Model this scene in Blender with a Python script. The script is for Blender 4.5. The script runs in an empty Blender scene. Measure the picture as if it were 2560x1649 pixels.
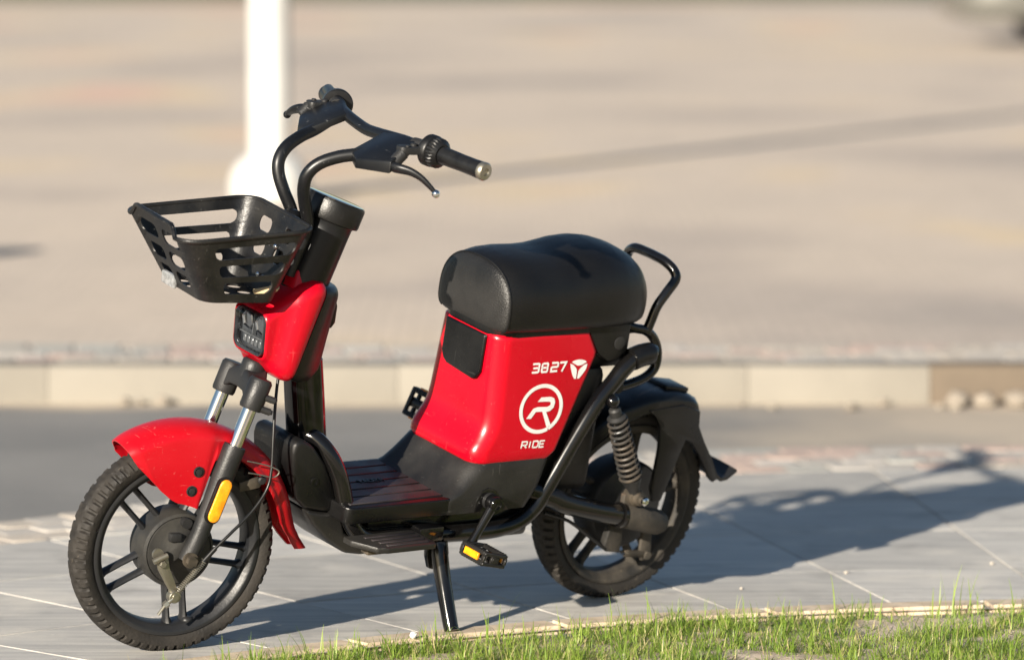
import bpy, bmesh, math, random
import numpy as np
from mathutils import Matrix, Vector, noise

random.seed(7)
rng = np.random.default_rng(7)
PI = math.pi
scene = bpy.context.scene
COL = scene.collection

# ------------------------------------------------------------------ camera
cam_d = bpy.data.cameras.new('camera')
cam = bpy.data.objects.new('camera', cam_d)
COL.objects.link(cam)
cam_d.sensor_fit = 'HORIZONTAL'
cam_d.sensor_width = 36.0
cam_d.lens = 12284 / 2560 * 36.0
cam.location = (0, 0, 1.447)
cam.rotation_euler = (math.radians(90 - 5.230), 0, 0)
cam_d.clip_start = 0.1
cam_d.clip_end = 5000
cam_d.dof.use_dof = True
cam_d.dof.focus_distance = 9.30
cam_d.dof.aperture_fstop = 2.7
scene.camera = cam

# ------------------------------------------------------------------ sky and sun
SUN_EL, SHX, SHY = 17.6, 0.467, 0.884        # elevation, ground direction of the shadows
world = bpy.data.worlds.new('World')
scene.world = world
world.use_nodes = True
wn = world.node_tree
bg = wn.nodes['Background']
sky = wn.nodes.new('ShaderNodeTexSky')
sky.sky_type = 'NISHITA'
sky.sun_disc = False
sky.sun_elevation = math.radians(SUN_EL)
sky.sun_rotation = math.atan2(-SHX, -SHY)
sky.air_density = 1.0
sky.dust_density = 0.6
sky.ozone_density = 1.6
wn.links.new(sky.outputs[0], bg.inputs[0])
bg.inputs[1].default_value = 0.05
sun_d = bpy.data.lights.new('sun', 'SUN')
sun_d.energy = 5.0
sun_d.angle = math.radians(0.53)
sun_d.color = (1.0, 0.905, 0.77)
sun = bpy.data.objects.new('sun', sun_d)
COL.objects.link(sun)
ce = math.cos(math.radians(SUN_EL))
sdir = Vector((SHX * ce, SHY * ce, -math.sin(math.radians(SUN_EL))))
sun.rotation_euler = sdir.to_track_quat('-Z', 'Y').to_euler()
sun.location = (-6, -10, 8)

vs = scene.view_settings
vs.view_transform = 'Standard'
vs.look = 'None'
vs.gamma = 1
vs.use_curve_mapping = False
vs.exposure = 1.08
scene.cycles.use_denoising = True
scene.cycles.denoising_prefilter = 'ACCURATE'
scene.render.filter_size = 1.15
scene.cycles.max_bounces = 8

# ------------------------------------------------------------------ materials
def mat(name, c1, c2=None, scale=8.0, rough=0.5, rough2=None, metal=0.0, coat=0.0, bump=0.0, bscale=60.0,
        speck=None, speck_scale=90.0, speck_lo=0.62, stretch=None, spec=0.5, rand=0.0, lo=0.35, hi=0.65, detail=4.0,
        trans=0.0, ior=1.45, coat_rough=0.05):
    m = bpy.data.materials.new(name)
    m.use_nodes = True
    nt = m.node_tree
    N, L = nt.nodes, nt.links
    b = N['Principled BSDF']
    b.inputs['Metallic'].default_value = metal
    b.inputs['Roughness'].default_value = rough
    b.inputs['Specular IOR Level'].default_value = spec
    b.inputs['Coat Weight'].default_value = coat
    b.inputs['Coat Roughness'].default_value = coat_rough
    b.inputs['Transmission Weight'].default_value = trans
    b.inputs['IOR'].default_value = ior
    b.inputs['Base Color'].default_value = (*c1, 1)
    tc = N.new('ShaderNodeTexCoord')
    co = tc.outputs['Object']
    if stretch:
        mp = N.new('ShaderNodeMapping')
        mp.inputs['Scale'].default_value = stretch[:3]
        mp.inputs['Rotation'].default_value = (0, 0, stretch[3])
        L.new(co, mp.inputs['Vector'])
        co2 = mp.outputs[0]
    else:
        co2 = co
    col = None
    if c2 is not None:
        n = N.new('ShaderNodeTexNoise')
        n.inputs['Scale'].default_value = scale
        n.inputs['Detail'].default_value = detail
        L.new(co2, n.inputs['Vector'])
        r = N.new('ShaderNodeValToRGB')
        r.color_ramp.elements[0].position = lo
        r.color_ramp.elements[1].position = hi
        r.color_ramp.elements[0].color = (*c1, 1)
        r.color_ramp.elements[1].color = (*c2, 1)
        L.new(n.outputs['Fac'], r.inputs['Fac'])
        col = r.outputs['Color']
        if rough2 is not None:
            mr = N.new('ShaderNodeMapRange')
            mr.inputs['From Min'].default_value = lo
            mr.inputs['From Max'].default_value = hi
            mr.inputs['To Min'].default_value = rough
            mr.inputs['To Max'].default_value = rough2
            L.new(n.outputs['Fac'], mr.inputs['Value'])
            L.new(mr.outputs[0], b.inputs['Roughness'])
    if speck is not None:
        n2 = N.new('ShaderNodeTexNoise')
        n2.inputs['Scale'].default_value = speck_scale
        n2.inputs['Detail'].default_value = 6
        n2.inputs['Roughness'].default_value = 0.65
        L.new(co, n2.inputs['Vector'])
        r2 = N.new('ShaderNodeMapRange')
        r2.inputs['From Min'].default_value = speck_lo
        r2.inputs['From Max'].default_value = speck_lo + 0.1
        L.new(n2.outputs['Fac'], r2.inputs['Value'])
        mx = N.new('ShaderNodeMix')
        mx.data_type = 'RGBA'
        L.new(r2.outputs[0], mx.inputs[0])
        if col is not None:
            L.new(col, mx.inputs[6])
        else:
            mx.inputs[6].default_value = (*c1, 1)
        mx.inputs[7].default_value = (*speck, 1)
        col = mx.outputs[2]
    if rand > 0:
        oi = N.new('ShaderNodeObjectInfo')
        mr = N.new('ShaderNodeMapRange')
        mr.inputs['To Min'].default_value = 1 - rand
        mr.inputs['To Max'].default_value = 1 + rand
        L.new(oi.outputs['Random'], mr.inputs['Value'])
        hs = N.new('ShaderNodeHueSaturation')
        L.new(mr.outputs[0], hs.inputs['Value'])
        if col is not None:
            L.new(col, hs.inputs['Color'])
        else:
            hs.inputs['Color'].default_value = (*c1, 1)
        col = hs.outputs[0]
    if col is not None:
        L.new(col, b.inputs['Base Color'])
    if bump > 0:
        n3 = N.new('ShaderNodeTexNoise')
        n3.inputs['Scale'].default_value = bscale
        n3.inputs['Detail'].default_value = 5
        L.new(co2, n3.inputs['Vector'])
        bp = N.new('ShaderNodeBump')
        bp.inputs['Strength'].default_value = bump
        bp.inputs['Distance'].default_value = 0.004
        L.new(n3.outputs['Fac'], bp.inputs['Height'])
        L.new(bp.outputs[0], b.inputs['Normal'])
    return m

M = {}
M['red'] = mat('red_paint', (0.44, 0.0010, 0.010), (0.48, 0.0018, 0.013), scale=5, rough=0.24, rough2=0.32, coat=0.12, spec=0.35,
               speck=(0.56, 0.12, 0.11), speck_scale=190, speck_lo=0.745, coat_rough=0.08)
M['fender_red'] = mat('worn_red_paint', (0.37, 0.0013, 0.007), (0.41, 0.006, 0.012), scale=7, rough=0.28, rough2=0.42, coat=0.08, spec=0.35,
               speck=(0.54, 0.17, 0.14), speck_scale=130, speck_lo=0.71, coat_rough=0.15)
def scratches(m, col, amount=0.6, sets=((3, 60, 90), (80, 5, 50), (70, 40, 4)), lo=0.70):
    nt = m.node_tree; N, L = nt.nodes, nt.links
    b = N['Principled BSDF']
    src = b.inputs['Base Color'].links[0].from_socket
    tc = N.new('ShaderNodeTexCoord')
    for k, sc in enumerate(sets):
        mp = N.new('ShaderNodeMapping')
        mp.inputs['Scale'].default_value = sc
        mp.inputs['Rotation'].default_value = (0.55 + 0.83 * k, 0.35 + 1.1 * k, 0.45 + 0.67 * k)
        L.new(tc.outputs['Object'], mp.inputs[0])
        n = N.new('ShaderNodeTexNoise'); n.inputs['Scale'].default_value = 3; n.inputs['Detail'].default_value = 2; n.inputs['Distortion'].default_value = 0.6
        L.new(mp.outputs[0], n.inputs['Vector'])
        r = N.new('ShaderNodeMapRange'); r.inputs['From Min'].default_value = lo; r.inputs['From Max'].default_value = lo + 0.04; r.inputs['To Max'].default_value = amount
        L.new(n.outputs['Fac'], r.inputs['Value'])
        mx = N.new('ShaderNodeMix'); mx.data_type = 'RGBA'
        L.new(r.outputs[0], mx.inputs[0]); L.new(src, mx.inputs[6]); mx.inputs[7].default_value = (*col, 1)
        src = mx.outputs[2]
    L.new(src, b.inputs['Base Color'])
scratches(M['red'], (0.54, 0.075, 0.08), 0.36, lo=0.705)
scratches(M['fender_red'], (0.50, 0.11, 0.10), 0.45, lo=0.70)
M['gloss'] = mat('gloss_black_paint', (0.0035, 0.0035, 0.004), (0.006, 0.0055, 0.005), scale=9, rough=0.10, rough2=0.22, coat=0.25,
               speck=(0.07, 0.055, 0.045), speck_scale=210, speck_lo=0.72)
M['tube'] = mat('satin_black_paint', (0.0045, 0.0048, 0.0057), (0.0075, 0.0080, 0.0090), scale=12, rough=0.33, rough2=0.42,
               speck=(0.10, 0.10, 0.10), speck_scale=150, speck_lo=0.745)
M['plastic'] = mat('black_plastic', (0.0032, 0.0032, 0.0036), (0.0066, 0.0064, 0.0062), scale=11, rough=0.26, rough2=0.46, bump=0.12, bscale=320,
               speck=(0.07, 0.065, 0.055), speck_scale=160, speck_lo=0.71)
M['dusty'] = mat('dusty_black_plastic', (0.0060, 0.0060, 0.0063), (0.021, 0.020, 0.0185), scale=7, rough=0.26, rough2=0.52, bump=0.15, bscale=260,
               speck=(0.13, 0.12, 0.10), speck_scale=140, speck_lo=0.68)
M['floor'] = mat('scuffed_floor_plastic', (0.014, 0.0125, 0.014), (0.036, 0.030, 0.031), scale=13, rough=0.36, rough2=0.55, bump=0.1, bscale=240,
               speck=(0.13, 0.10, 0.09), speck_scale=150, speck_lo=0.67)
M['basket'] = mat('basket_plastic', (0.0050, 0.0050, 0.0055), (0.0145, 0.0137, 0.0125), scale=16, rough=0.32, rough2=0.5, bump=0.12, bscale=200,
               speck=(0.10, 0.095, 0.08), speck_scale=120, speck_lo=0.70)
M['leather'] = mat('black_vinyl', (0.0032, 0.0032, 0.0036), (0.0052, 0.0050, 0.0049), scale=7, rough=0.34, rough2=0.44, bump=0.22, bscale=420)
M['leather_front'] = mat('black_vinyl_greyer', (0.0085, 0.0085, 0.0087), (0.019, 0.0182, 0.0175), scale=9, rough=0.34, rough2=0.48, bump=0.3, bscale=360)  # seat front panel: greyer and more mottled than the rest of the seat
M['rubber'] = mat('tyre_rubber', (0.0115, 0.0098, 0.0082), (0.026, 0.022, 0.0178), scale=14, rough=0.62, rough2=0.85, bump=0.3, bscale=180,
               speck=(0.085, 0.070, 0.053), speck_scale=90, speck_lo=0.65)
M['rim'] = mat('grey_black_cast_alloy', (0.0105, 0.0113, 0.013), (0.0185, 0.0185, 0.0193), scale=10, rough=0.38, rough2=0.52, bump=0.1, bscale=200,
               speck=(0.09, 0.08, 0.06), speck_scale=110, speck_lo=0.69)
M['dirtyrim'] = mat('dirty_cast_alloy', (0.015, 0.014, 0.0125), (0.060, 0.051, 0.040), scale=16, rough=0.6, rough2=0.85, bump=0.25, bscale=150,
               speck=(0.15, 0.125, 0.09), speck_scale=80, speck_lo=0.64)
M['hub'] = mat('dusty_hub', (0.013, 0.0135, 0.0145), (0.034, 0.032, 0.028), scale=15, rough=0.42, rough2=0.62, bump=0.15, bscale=180,
               speck=(0.17, 0.13, 0.08), speck_scale=70, speck_lo=0.71)
M['chrome'] = mat('chrome', (0.80, 0.80, 0.80), rough=0.10, metal=1.0)
M['darkchrome'] = mat('dark_chrome', (0.30, 0.31, 0.33), (0.52, 0.53, 0.55), scale=50, rough=0.12, rough2=0.3, metal=1.0)
M['led'] = mat('grey_led_lens', (0.075, 0.08, 0.084), (0.12, 0.123, 0.127), scale=60, rough=0.25, coat=0.3)
M['steel'] = mat('zinc_steel', (0.42, 0.40, 0.34), (0.28, 0.26, 0.21), scale=40, rough=0.30, rough2=0.5, metal=0.9)
M['darksteel'] = mat('dull_steel', (0.045, 0.040, 0.034), (0.11, 0.090, 0.067), scale=30, rough=0.45, rough2=0.7, metal=0.5)
M['cast'] = mat('black_cast_metal', (0.011, 0.0114, 0.0122), (0.019, 0.0186, 0.0186), scale=14, rough=0.42, rough2=0.58, bump=0.15, bscale=260,
               speck=(0.10, 0.09, 0.08), speck_scale=130, speck_lo=0.70)
M['spring'] = mat('grey_spring', (0.042, 0.042, 0.042), (0.085, 0.066, 0.048), scale=25, rough=0.4, rough2=0.6, metal=0.3)
M['rust'] = mat('rusty_steel', (0.085, 0.052, 0.030), (0.045, 0.038, 0.030), scale=40, rough=0.8, bump=0.3)
M['amber'] = mat('amber_reflector', (0.85, 0.26, 0.008), (0.95, 0.40, 0.012), scale=60, rough=0.18, rough2=0.3, coat=0.6, bump=0.25, bscale=400)
M['clear'] = mat('clear_reflector', (0.17, 0.175, 0.18), (0.30, 0.305, 0.31), scale=90, rough=0.2, rough2=0.35, coat=0.5, bump=0.25, bscale=400)
M['white'] = mat('white_vinyl_print', (0.78, 0.78, 0.76), (0.70, 0.70, 0.68), scale=60, rough=0.42)
def thin_glass(name):
    m = bpy.data.materials.new(name); m.use_nodes = True
    nt = m.node_tree; N, L = nt.nodes, nt.links
    N.remove(N['Principled BSDF'])
    tr = N.new('ShaderNodeBsdfTransparent'); tr.inputs[0].default_value = (0.86, 0.88, 0.90, 1)
    gl = N.new('ShaderNodeBsdfGlossy'); gl.inputs['Roughness'].default_value = 0.06
    lw = N.new('ShaderNodeLayerWeight'); lw.inputs['Blend'].default_value = 0.5
    pw = N.new('ShaderNodeMath'); pw.operation = 'POWER'; pw.inputs[1].default_value = 4.0
    L.new(lw.outputs['Facing'], pw.inputs[0])
    fr = N.new('ShaderNodeMath'); fr.operation = 'MULTIPLY_ADD'; fr.inputs[1].default_value = 0.6; fr.inputs[2].default_value = 0.04
    L.new(pw.outputs[0], fr.inputs[0])
    ms = N.new('ShaderNodeMixShader')
    L.new(fr.outputs[0], ms.inputs[0]); L.new(tr.outputs[0], ms.inputs[1]); L.new(gl.outputs[0], ms.inputs[2])
    L.new(ms.outputs[0], N['Material Output'].inputs['Surface'])
    return m
M['lensglass'] = thin_glass('headlight_glass')
M['lensback'] = mat('headlight_bowl', (0.022, 0.025, 0.030), (0.06, 0.064, 0.07), scale=30, rough=0.2, coat=0.5)
M['redlamp'] = mat('red_lamp', (0.50, 0.004, 0.006), rough=0.15, coat=0.7)
M['screen'] = mat('dark_screen', (0.006, 0.006, 0.007), rough=0.05, coat=0.6)
M['grip'] = mat('grip_rubber', (0.0055, 0.0055, 0.006), (0.009, 0.009, 0.009), scale=30, rough=0.34, rough2=0.46)
M['yellowline'] = mat('yellow_sticker_line', (0.55, 0.40, 0.06), rough=0.5)
M['stick'] = mat('pale_wood', (0.62, 0.48, 0.28), (0.50, 0.36, 0.20), scale=60, rough=0.8)

scratches(M['dusty'], (0.11, 0.105, 0.10), 0.35, lo=0.72)
scratches(M['plastic'], (0.05, 0.048, 0.046), 0.35, lo=0.72)
scratches(M['basket'], (0.10, 0.097, 0.09), 0.45, lo=0.70)
scratches(M['tube'], (0.10, 0.10, 0.10), 0.5, lo=0.72)

# ------------------------------------------------------------------ geometry helpers
def catmull(P, k=6, closed=False):
    P = [Vector(p) for p in P]
    n = len(P)
    out = []
    rg = range(n if closed else n - 1)
    for i in rg:
        if closed:
            a, b, c, d = P[(i - 1) % n], P[i], P[(i + 1) % n], P[(i + 2) % n]
        else:
            a = P[i - 1] if i > 0 else P[i] * 2 - P[i + 1]
            b, c = P[i], P[i + 1]
            d = P[i + 2] if i + 2 < n else P[i + 1] * 2 - P[i]
        for j in range(k):
            t = j / k
            out.append(0.5 * ((2 * b) + (c - a) * t + (2 * a - 5 * b + 4 * c - d) * t * t + (3 * b - a - 3 * c + d) * t ** 3))
    if not closed:
        out.append(P[-1])
    return out

class G:
    """collects shapes; build() links them as one mesh object"""
    def __init__(s):
        s.v, s.f = [], []

    def add(s, v, f):
        o = len(s.v)
        s.v += [tuple(p) for p in v]
        s.f += [tuple(i + o for i in q) for q in f]
        return s

    def loft(s, loops, cap0=True, cap1=True, closed=False):
        n = len(loops[0])
        v = [p for l in loops for p in l]
        f = []
        m = len(loops)
        for i in range(m if closed else m - 1):
            a, b = i * n, ((i + 1) % m) * n
            for j in range(n):
                k = (j + 1) % n
                f.append((a + j, a + k, b + k, b + j))
        if not closed:
            if cap0: f.append(tuple(range(n))[::-1])
            if cap1: f.append(tuple(range((m - 1) * n, m * n)))
        return s.add(v, f)

    def tube(s, path, r, n=14, k=6, closed=False, caps=True, flat=1.0):
        P = catmull(path, k, closed) if k > 1 else [Vector(p) for p in path]
        m = len(P)
        if isinstance(r, (int, float)):
            R = [r] * m
        else:
            R = []
            L = len(r)
            for i in range(m):
                t = i / (m - 1) * (L - 1)
                a = min(int(t), L - 2)
                R.append(r[a] + (r[a + 1] - r[a]) * (t - a))
        T = []
        for i in range(m):
            if closed: t = P[(i + 1) % m] - P[i - 1]
            else: t = P[min(i + 1, m - 1)] - P[max(i - 1, 0)]
            T.append(t.normalized())
        u = T[0].orthogonal().normalized()
        loops = []
        for i in range(m):
            u = (u - T[i] * u.dot(T[i])).normalized()
            w = T[i].cross(u)
            loops.append([P[i] + R[i] * (math.cos(2 * PI * j / n) * u + flat * math.sin(2 * PI * j / n) * w) for j in range(n)])
        return s.loft(loops, caps, caps, closed)

    def lathe(s, prof, c, axis=(0, 1, 0), n=48, closed=False, ref=None):
        """prof = [(radius, height along axis)]"""
        A = Vector(axis).normalized()
        u = Vector(ref) if ref else A.orthogonal().normalized()
        w = A.cross(u)
        c = Vector(c)
        loops = []
        for r, h in prof:
            loops.append([c + A * h + r * (math.cos(2 * PI * j / n) * u + math.sin(2 * PI * j / n) * w) for j in range(n)])
        return s.loft(loops, not closed, not closed, closed)

    def prism(s, poly, y0, y1, bevel=0.0, seg=2, plane='xz', concave=True):
        n = len(poly)
        if plane == 'xz':
            P3 = lambda a, b, h: (a, h, b)
        elif plane == 'xy':
            P3 = lambda a, b, h: (a, b, h)
        else:
            P3 = lambda a, b, h: (h, a, b)
        v = [P3(a, b, y0) for a, b in poly] + [P3(a, b, y1) for a, b in poly]
        f = [tuple(range(n)), tuple(range(2 * n - 1, n - 1, -1))]
        f += [(i, i + n, (i + 1) % n + n, (i + 1) % n) for i in range(n)]
        return s.bev(v, f, bevel, seg)

    def bev(s, v, f, bevel, seg=2):
        bm = bmesh.new()
        vv = [bm.verts.new(p) for p in v]
        for q in f:
            bm.faces.new([vv[i] for i in q])
        bmesh.ops.recalc_face_normals(bm, faces=bm.faces)
        if bevel > 0:
            bmesh.ops.bevel(bm, geom=list(bm.edges), offset=bevel, segments=seg, affect='EDGES', profile=0.5, clamp_overlap=True)
        bm.verts.index_update()
        s.add([p.co[:] for p in bm.verts], [[p.index for p in q.verts] for q in bm.faces])
        bm.free()
        return s

    def box(s, lo, hi, bevel=0.0, seg=2, rot=None, ctr=None):
        x0, y0, z0 = lo
        x1, y1, z1 = hi
        v = [Vector(p) for p in ((x0, y0, z0), (x1, y0, z0), (x1, y1, z0), (x0, y1, z0), (x0, y0, z1), (x1, y0, z1), (x1, y1, z1), (x0, y1, z1))]
        if rot is not None:
            c = Vector(ctr) if ctr else sum(v, Vector()) / 8
            v = [c + rot @ (p - c) for p in v]
        return s.bev(v, [(0, 3, 2, 1), (4, 5, 6, 7), (0, 1, 5, 4), (1, 2, 6, 5), (2, 3, 7, 6), (3, 0, 4, 7)], bevel, seg)

    def ball(s, c, r, n=12, sc=(1, 1, 1)):
        loops = []
        for i in range(1, n):
            a = PI * i / n
            loops.append([(c[0] + sc[0] * r * math.sin(a) * math.cos(2 * PI * j / (2 * n)), c[1] + sc[1] * r * math.sin(a) * math.sin(2 * PI * j / (2 * n)), c[2] + sc[2] * r * math.cos(a)) for j in range(2 * n)])
        return s.loft(loops)

    def build(s, name, m, parent=None, xf=None, smooth=38, recalc=True):
        v = s.v
        if xf: v = [xf(p) for p in v]
        me = bpy.data.meshes.new(name)
        me.from_pydata([tuple(p) for p in v], [], s.f)
        if recalc:
            bm = bmesh.new(); bm.from_mesh(me)
            bmesh.ops.recalc_face_normals(bm, faces=bm.faces)
            bm.to_mesh(me); bm.free()
        if smooth:
            me.polygons.foreach_set('use_smooth', [True] * len(me.polygons))
            me.set_sharp_from_angle(angle=math.radians(smooth))
        me.materials.append(M[m] if isinstance(m, str) else m)
        o = bpy.data.objects.new(name, me)
        COL.objects.link(o)
        if parent: o.parent = parent
        return o

def tag(o, label=None, cat=None, group=None, kind=None):
    if label: o['label'] = label
    if cat: o['category'] = cat
    if group: o['group'] = group
    if kind: o['kind'] = kind
    return o

def empty(name, loc=(0, 0, 0)):
    o = bpy.data.objects.new(name, None)
    o.empty_display_size = 0.1
    o.location = loc
    COL.objects.link(o)
    return o

def rrect(cx, cy, hx, hy, r, n=5):
    out = []
    for sx, sy, a0 in ((1, 1, 0), (-1, 1, 90), (-1, -1, 180), (1, -1, 270)):
        for i in range(n + 1):
            a = math.radians(a0 + 90 * i / n)
            out.append((cx + sx * (hx - r) + r * math.cos(a), cy + sy * (hy - r) + r * math.sin(a)))
    return out

def stroke(poly, w, closed=False):
    """ribbon polygons (quads) along a 2D polyline with mitred joints"""
    P = [Vector(p) for p in poly]
    n = len(P)
    L, R = [], []
    for i in range(n):
        a = P[i - 1] if (i > 0 or closed) else None
        c = P[(i + 1) % n] if (i < n - 1 or closed) else None
        d1 = (P[i] - a).normalized() if a is not None else None
        d2 = (c - P[i]).normalized() if c is not None else None
        if d1 is None: d1 = d2
        if d2 is None: d2 = d1
        n1 = Vector((-d1.y, d1.x)); n2 = Vector((-d2.y, d2.x))
        m = n1 + n2
        if m.length < 1e-6: m = n1
        m.normalize()
        k = w / 2 / max(0.35, m.dot(n1))
        L.append(P[i] + m * k); R.append(P[i] - m * k)
    return [(L[i], R[i], R[(i + 1) % n], L[(i + 1) % n]) for i in range(n if closed else n - 1)]

# ------------------------------------------------------------------ setting: ground, road, pavement
CX, CY, RC = 1.379, 6.927, 2.9225       # the lawn's rounded corner
def pol(arc, off):
    a = arc / RC
    return CX + (RC + off) * math.sin(a), CY + (RC + off) * math.cos(a)

def outer(arc):
    xs = [-4.0, -2.4, -1.72, -1.6, -0.5, -0.2, 2.0]
    ys = [1.40, 1.50, 1.57, 1.60, 2.20, 2.23, 2.25]
    return float(np.interp(arc, xs, ys))

M['soil'] = mat('dry_earth', (0.22, 0.17, 0.12), (0.34, 0.27, 0.20), scale=3, rough=0.95, bump=0.5, bscale=30)
M['asphalt'] = None
def asphalt_mat():
    m = mat('worn_asphalt', (0.185, 0.180, 0.172), (0.235, 0.226, 0.212), scale=1.6, rough=0.85, bump=0.5, bscale=160,
            speck=(0.36, 0.34, 0.31), speck_scale=120, speck_lo=0.60)
    nt = m.node_tree; N, L = nt.nodes, nt.links
    b = N['Principled BSDF']
    src = b.inputs['Base Color'].links[0].from_socket
    # sand washed over the asphalt towards the driveway
    tc = N.new('ShaderNodeTexCoord')
    sp = N.new('ShaderNodeSeparateXYZ'); L.new(tc.outputs['Object'], sp.inputs[0])
    ns = N.new('ShaderNodeTexNoise'); ns.inputs['Scale'].default_value = 2.2; ns.inputs['Detail'].default_value = 5
    L.new(tc.outputs['Object'], ns.inputs['Vector'])
    ad = N.new('ShaderNodeMath'); ad.operation = 'MULTIPLY_ADD'
    L.new(ns.outputs['Fac'], ad.inputs[0]); ad.inputs[1].default_value = 1.5; L.new(sp.outputs['X'], ad.inputs[2])
    mr = N.new('ShaderNodeMapRange'); mr.inputs['From Min'].default_value = 1.1; mr.inputs['From Max'].default_value = 2.0
    mr.inputs['To Max'].default_value = 0.85
    L.new(ad.outputs[0], mr.inputs['Value'])
    ed = N.new('ShaderNodeMath'); ed.operation = 'MULTIPLY_ADD'      # sand gathered in the gutter
    L.new(ns.outputs['Fac'], ed.inputs[0]); ed.inputs[1].default_value = 0.5; L.new(sp.outputs['Y'], ed.inputs[2])
    mr2 = N.new('ShaderNodeMapRange'); mr2.inputs['From Min'].default_value = 13.74; mr2.inputs['From Max'].default_value = 13.92
    L.new(ed.outputs[0], mr2.inputs['Value'])
    mxm = N.new('ShaderNodeMath'); mxm.operation = 'MAXIMUM'
    L.new(mr.outputs[0], mxm.inputs[0]); L.new(mr2.outputs[0], mxm.inputs[1])
    mx = N.new('ShaderNodeMix'); mx.data_type = 'RGBA'
    L.new(mxm.outputs[0], mx.inputs[0]); L.new(src, mx.inputs[6]); mx.inputs[7].default_value = (0.52, 0.435, 0.335, 1)
    L.new(mx.outputs[2], b.inputs['Base Color'])
    return m
M['asphalt'] = asphalt_mat()
M['slab'] = mat('brushed_grey_slab', (0.365, 0.350, 0.328), (0.52, 0.498, 0.458), scale=2.8, rough=0.6, rough2=0.8, bump=0.45, bscale=26,
                speck=(0.66, 0.62, 0.55), speck_scale=38, speck_lo=0.655, stretch=(1.0, 12.0, 1.0, -0.2), rand=0.15, lo=0.33, hi=0.67, detail=7)
def stains(m, col, scale, lo, hi, amount):
    nt = m.node_tree; N, L = nt.nodes, nt.links
    b = N['Principled BSDF']
    src = b.inputs['Base Color'].links[0].from_socket
    tc = N.new('ShaderNodeTexCoord')
    n = N.new('ShaderNodeTexNoise'); n.inputs['Scale'].default_value = scale; n.inputs['Detail'].default_value = 8; n.inputs['Roughness'].default_value = 0.62
    L.new(tc.outputs['Object'], n.inputs['Vector'])
    r = N.new('ShaderNodeMapRange'); r.inputs['From Min'].default_value = lo; r.inputs['From Max'].default_value = hi; r.inputs['To Max'].default_value = amount
    L.new(n.outputs['Fac'], r.inputs['Value'])
    mx = N.new('ShaderNodeMix'); mx.data_type = 'RGBA'
    L.new(r.outputs[0], mx.inputs[0]); L.new(src, mx.inputs[6]); mx.inputs[7].default_value = (*col, 1)
    L.new(mx.outputs[2], b.inputs['Base Color'])
stains(M['slab'], (0.62, 0.58, 0.51), 3.5, 0.52, 0.68, 0.7)
stains(M['slab'], (0.24, 0.225, 0.21), 5.5, 0.53, 0.70, 0.6)
stains(M['slab'], (0.20, 0.19, 0.175), 240.0, 0.56, 0.70, 0.35)
M['mortar'] = mat('pale_mortar', (0.42, 0.38, 0.32), (0.28, 0.26, 0.23), scale=9, rough=0.95, bump=0.4)
M['cream'] = mat('cream_edging', (0.62, 0.51, 0.38), (0.48, 0.38, 0.27), scale=18, rough=0.9, bump=0.5, bscale=60,
                 speck=(0.30, 0.23, 0.15), speck_scale=60, speck_lo=0.63, rand=0.06)
for nm, c in dict(paver_white=(0.53, 0.49, 0.44), paver_cream=(0.52, 0.46, 0.39), paver_pink=(0.53, 0.41, 0.35), paver_grey=(0.45, 0.42, 0.38), paver_green=(0.45, 0.44, 0.40)).items():
    M[nm] = mat(nm, c, tuple(x * 0.82 for x in c), scale=14, rough=0.85, bump=0.3, rand=0.08)
M['kerb'] = mat('pale_kerb_stone', (0.252, 0.232, 0.196), (0.215, 0.198, 0.168), scale=3, rough=0.9, bump=0.4)
M['brown'] = mat('brown_kerb_stone', (0.150, 0.118, 0.086), (0.125, 0.099, 0.073), scale=6, rough=0.9, bump=0.4)

def sheet(name, x0, x1, y0, y1, z, m, kind='structure'):
    g = G().add([(x0, y0, z), (x1, y0, z), (x1, y1, z), (x0, y1, z)], [(0, 1, 2, 3)])
    return tag(g.build(name, m, smooth=0), kind=kind)

sheet('ground', -1500, 1500, -1500, 1500, -0.06, 'soil')
sheet('road', -60, 60, -12, 13.70, -0.012, 'asphalt')

# bedding under the slabs
g = G()
arcs = [-4.0 + 6.0 * i / 60 for i in range(61)]
v, f = [], []
for a in arcs:
    for off in (-0.09, outer(a) + (0.33 if a < -1 else 0.50)):
        x, y = pol(a, off); v.append((x, y, -0.0026))
for i in range(60):
    f.append((2 * i, 2 * i + 1, 2 * i + 3, 2 * i + 2))
pave = tag(G().add(v, f).build('sidewalk', 'mortar', smooth=0), kind='structure')

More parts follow.
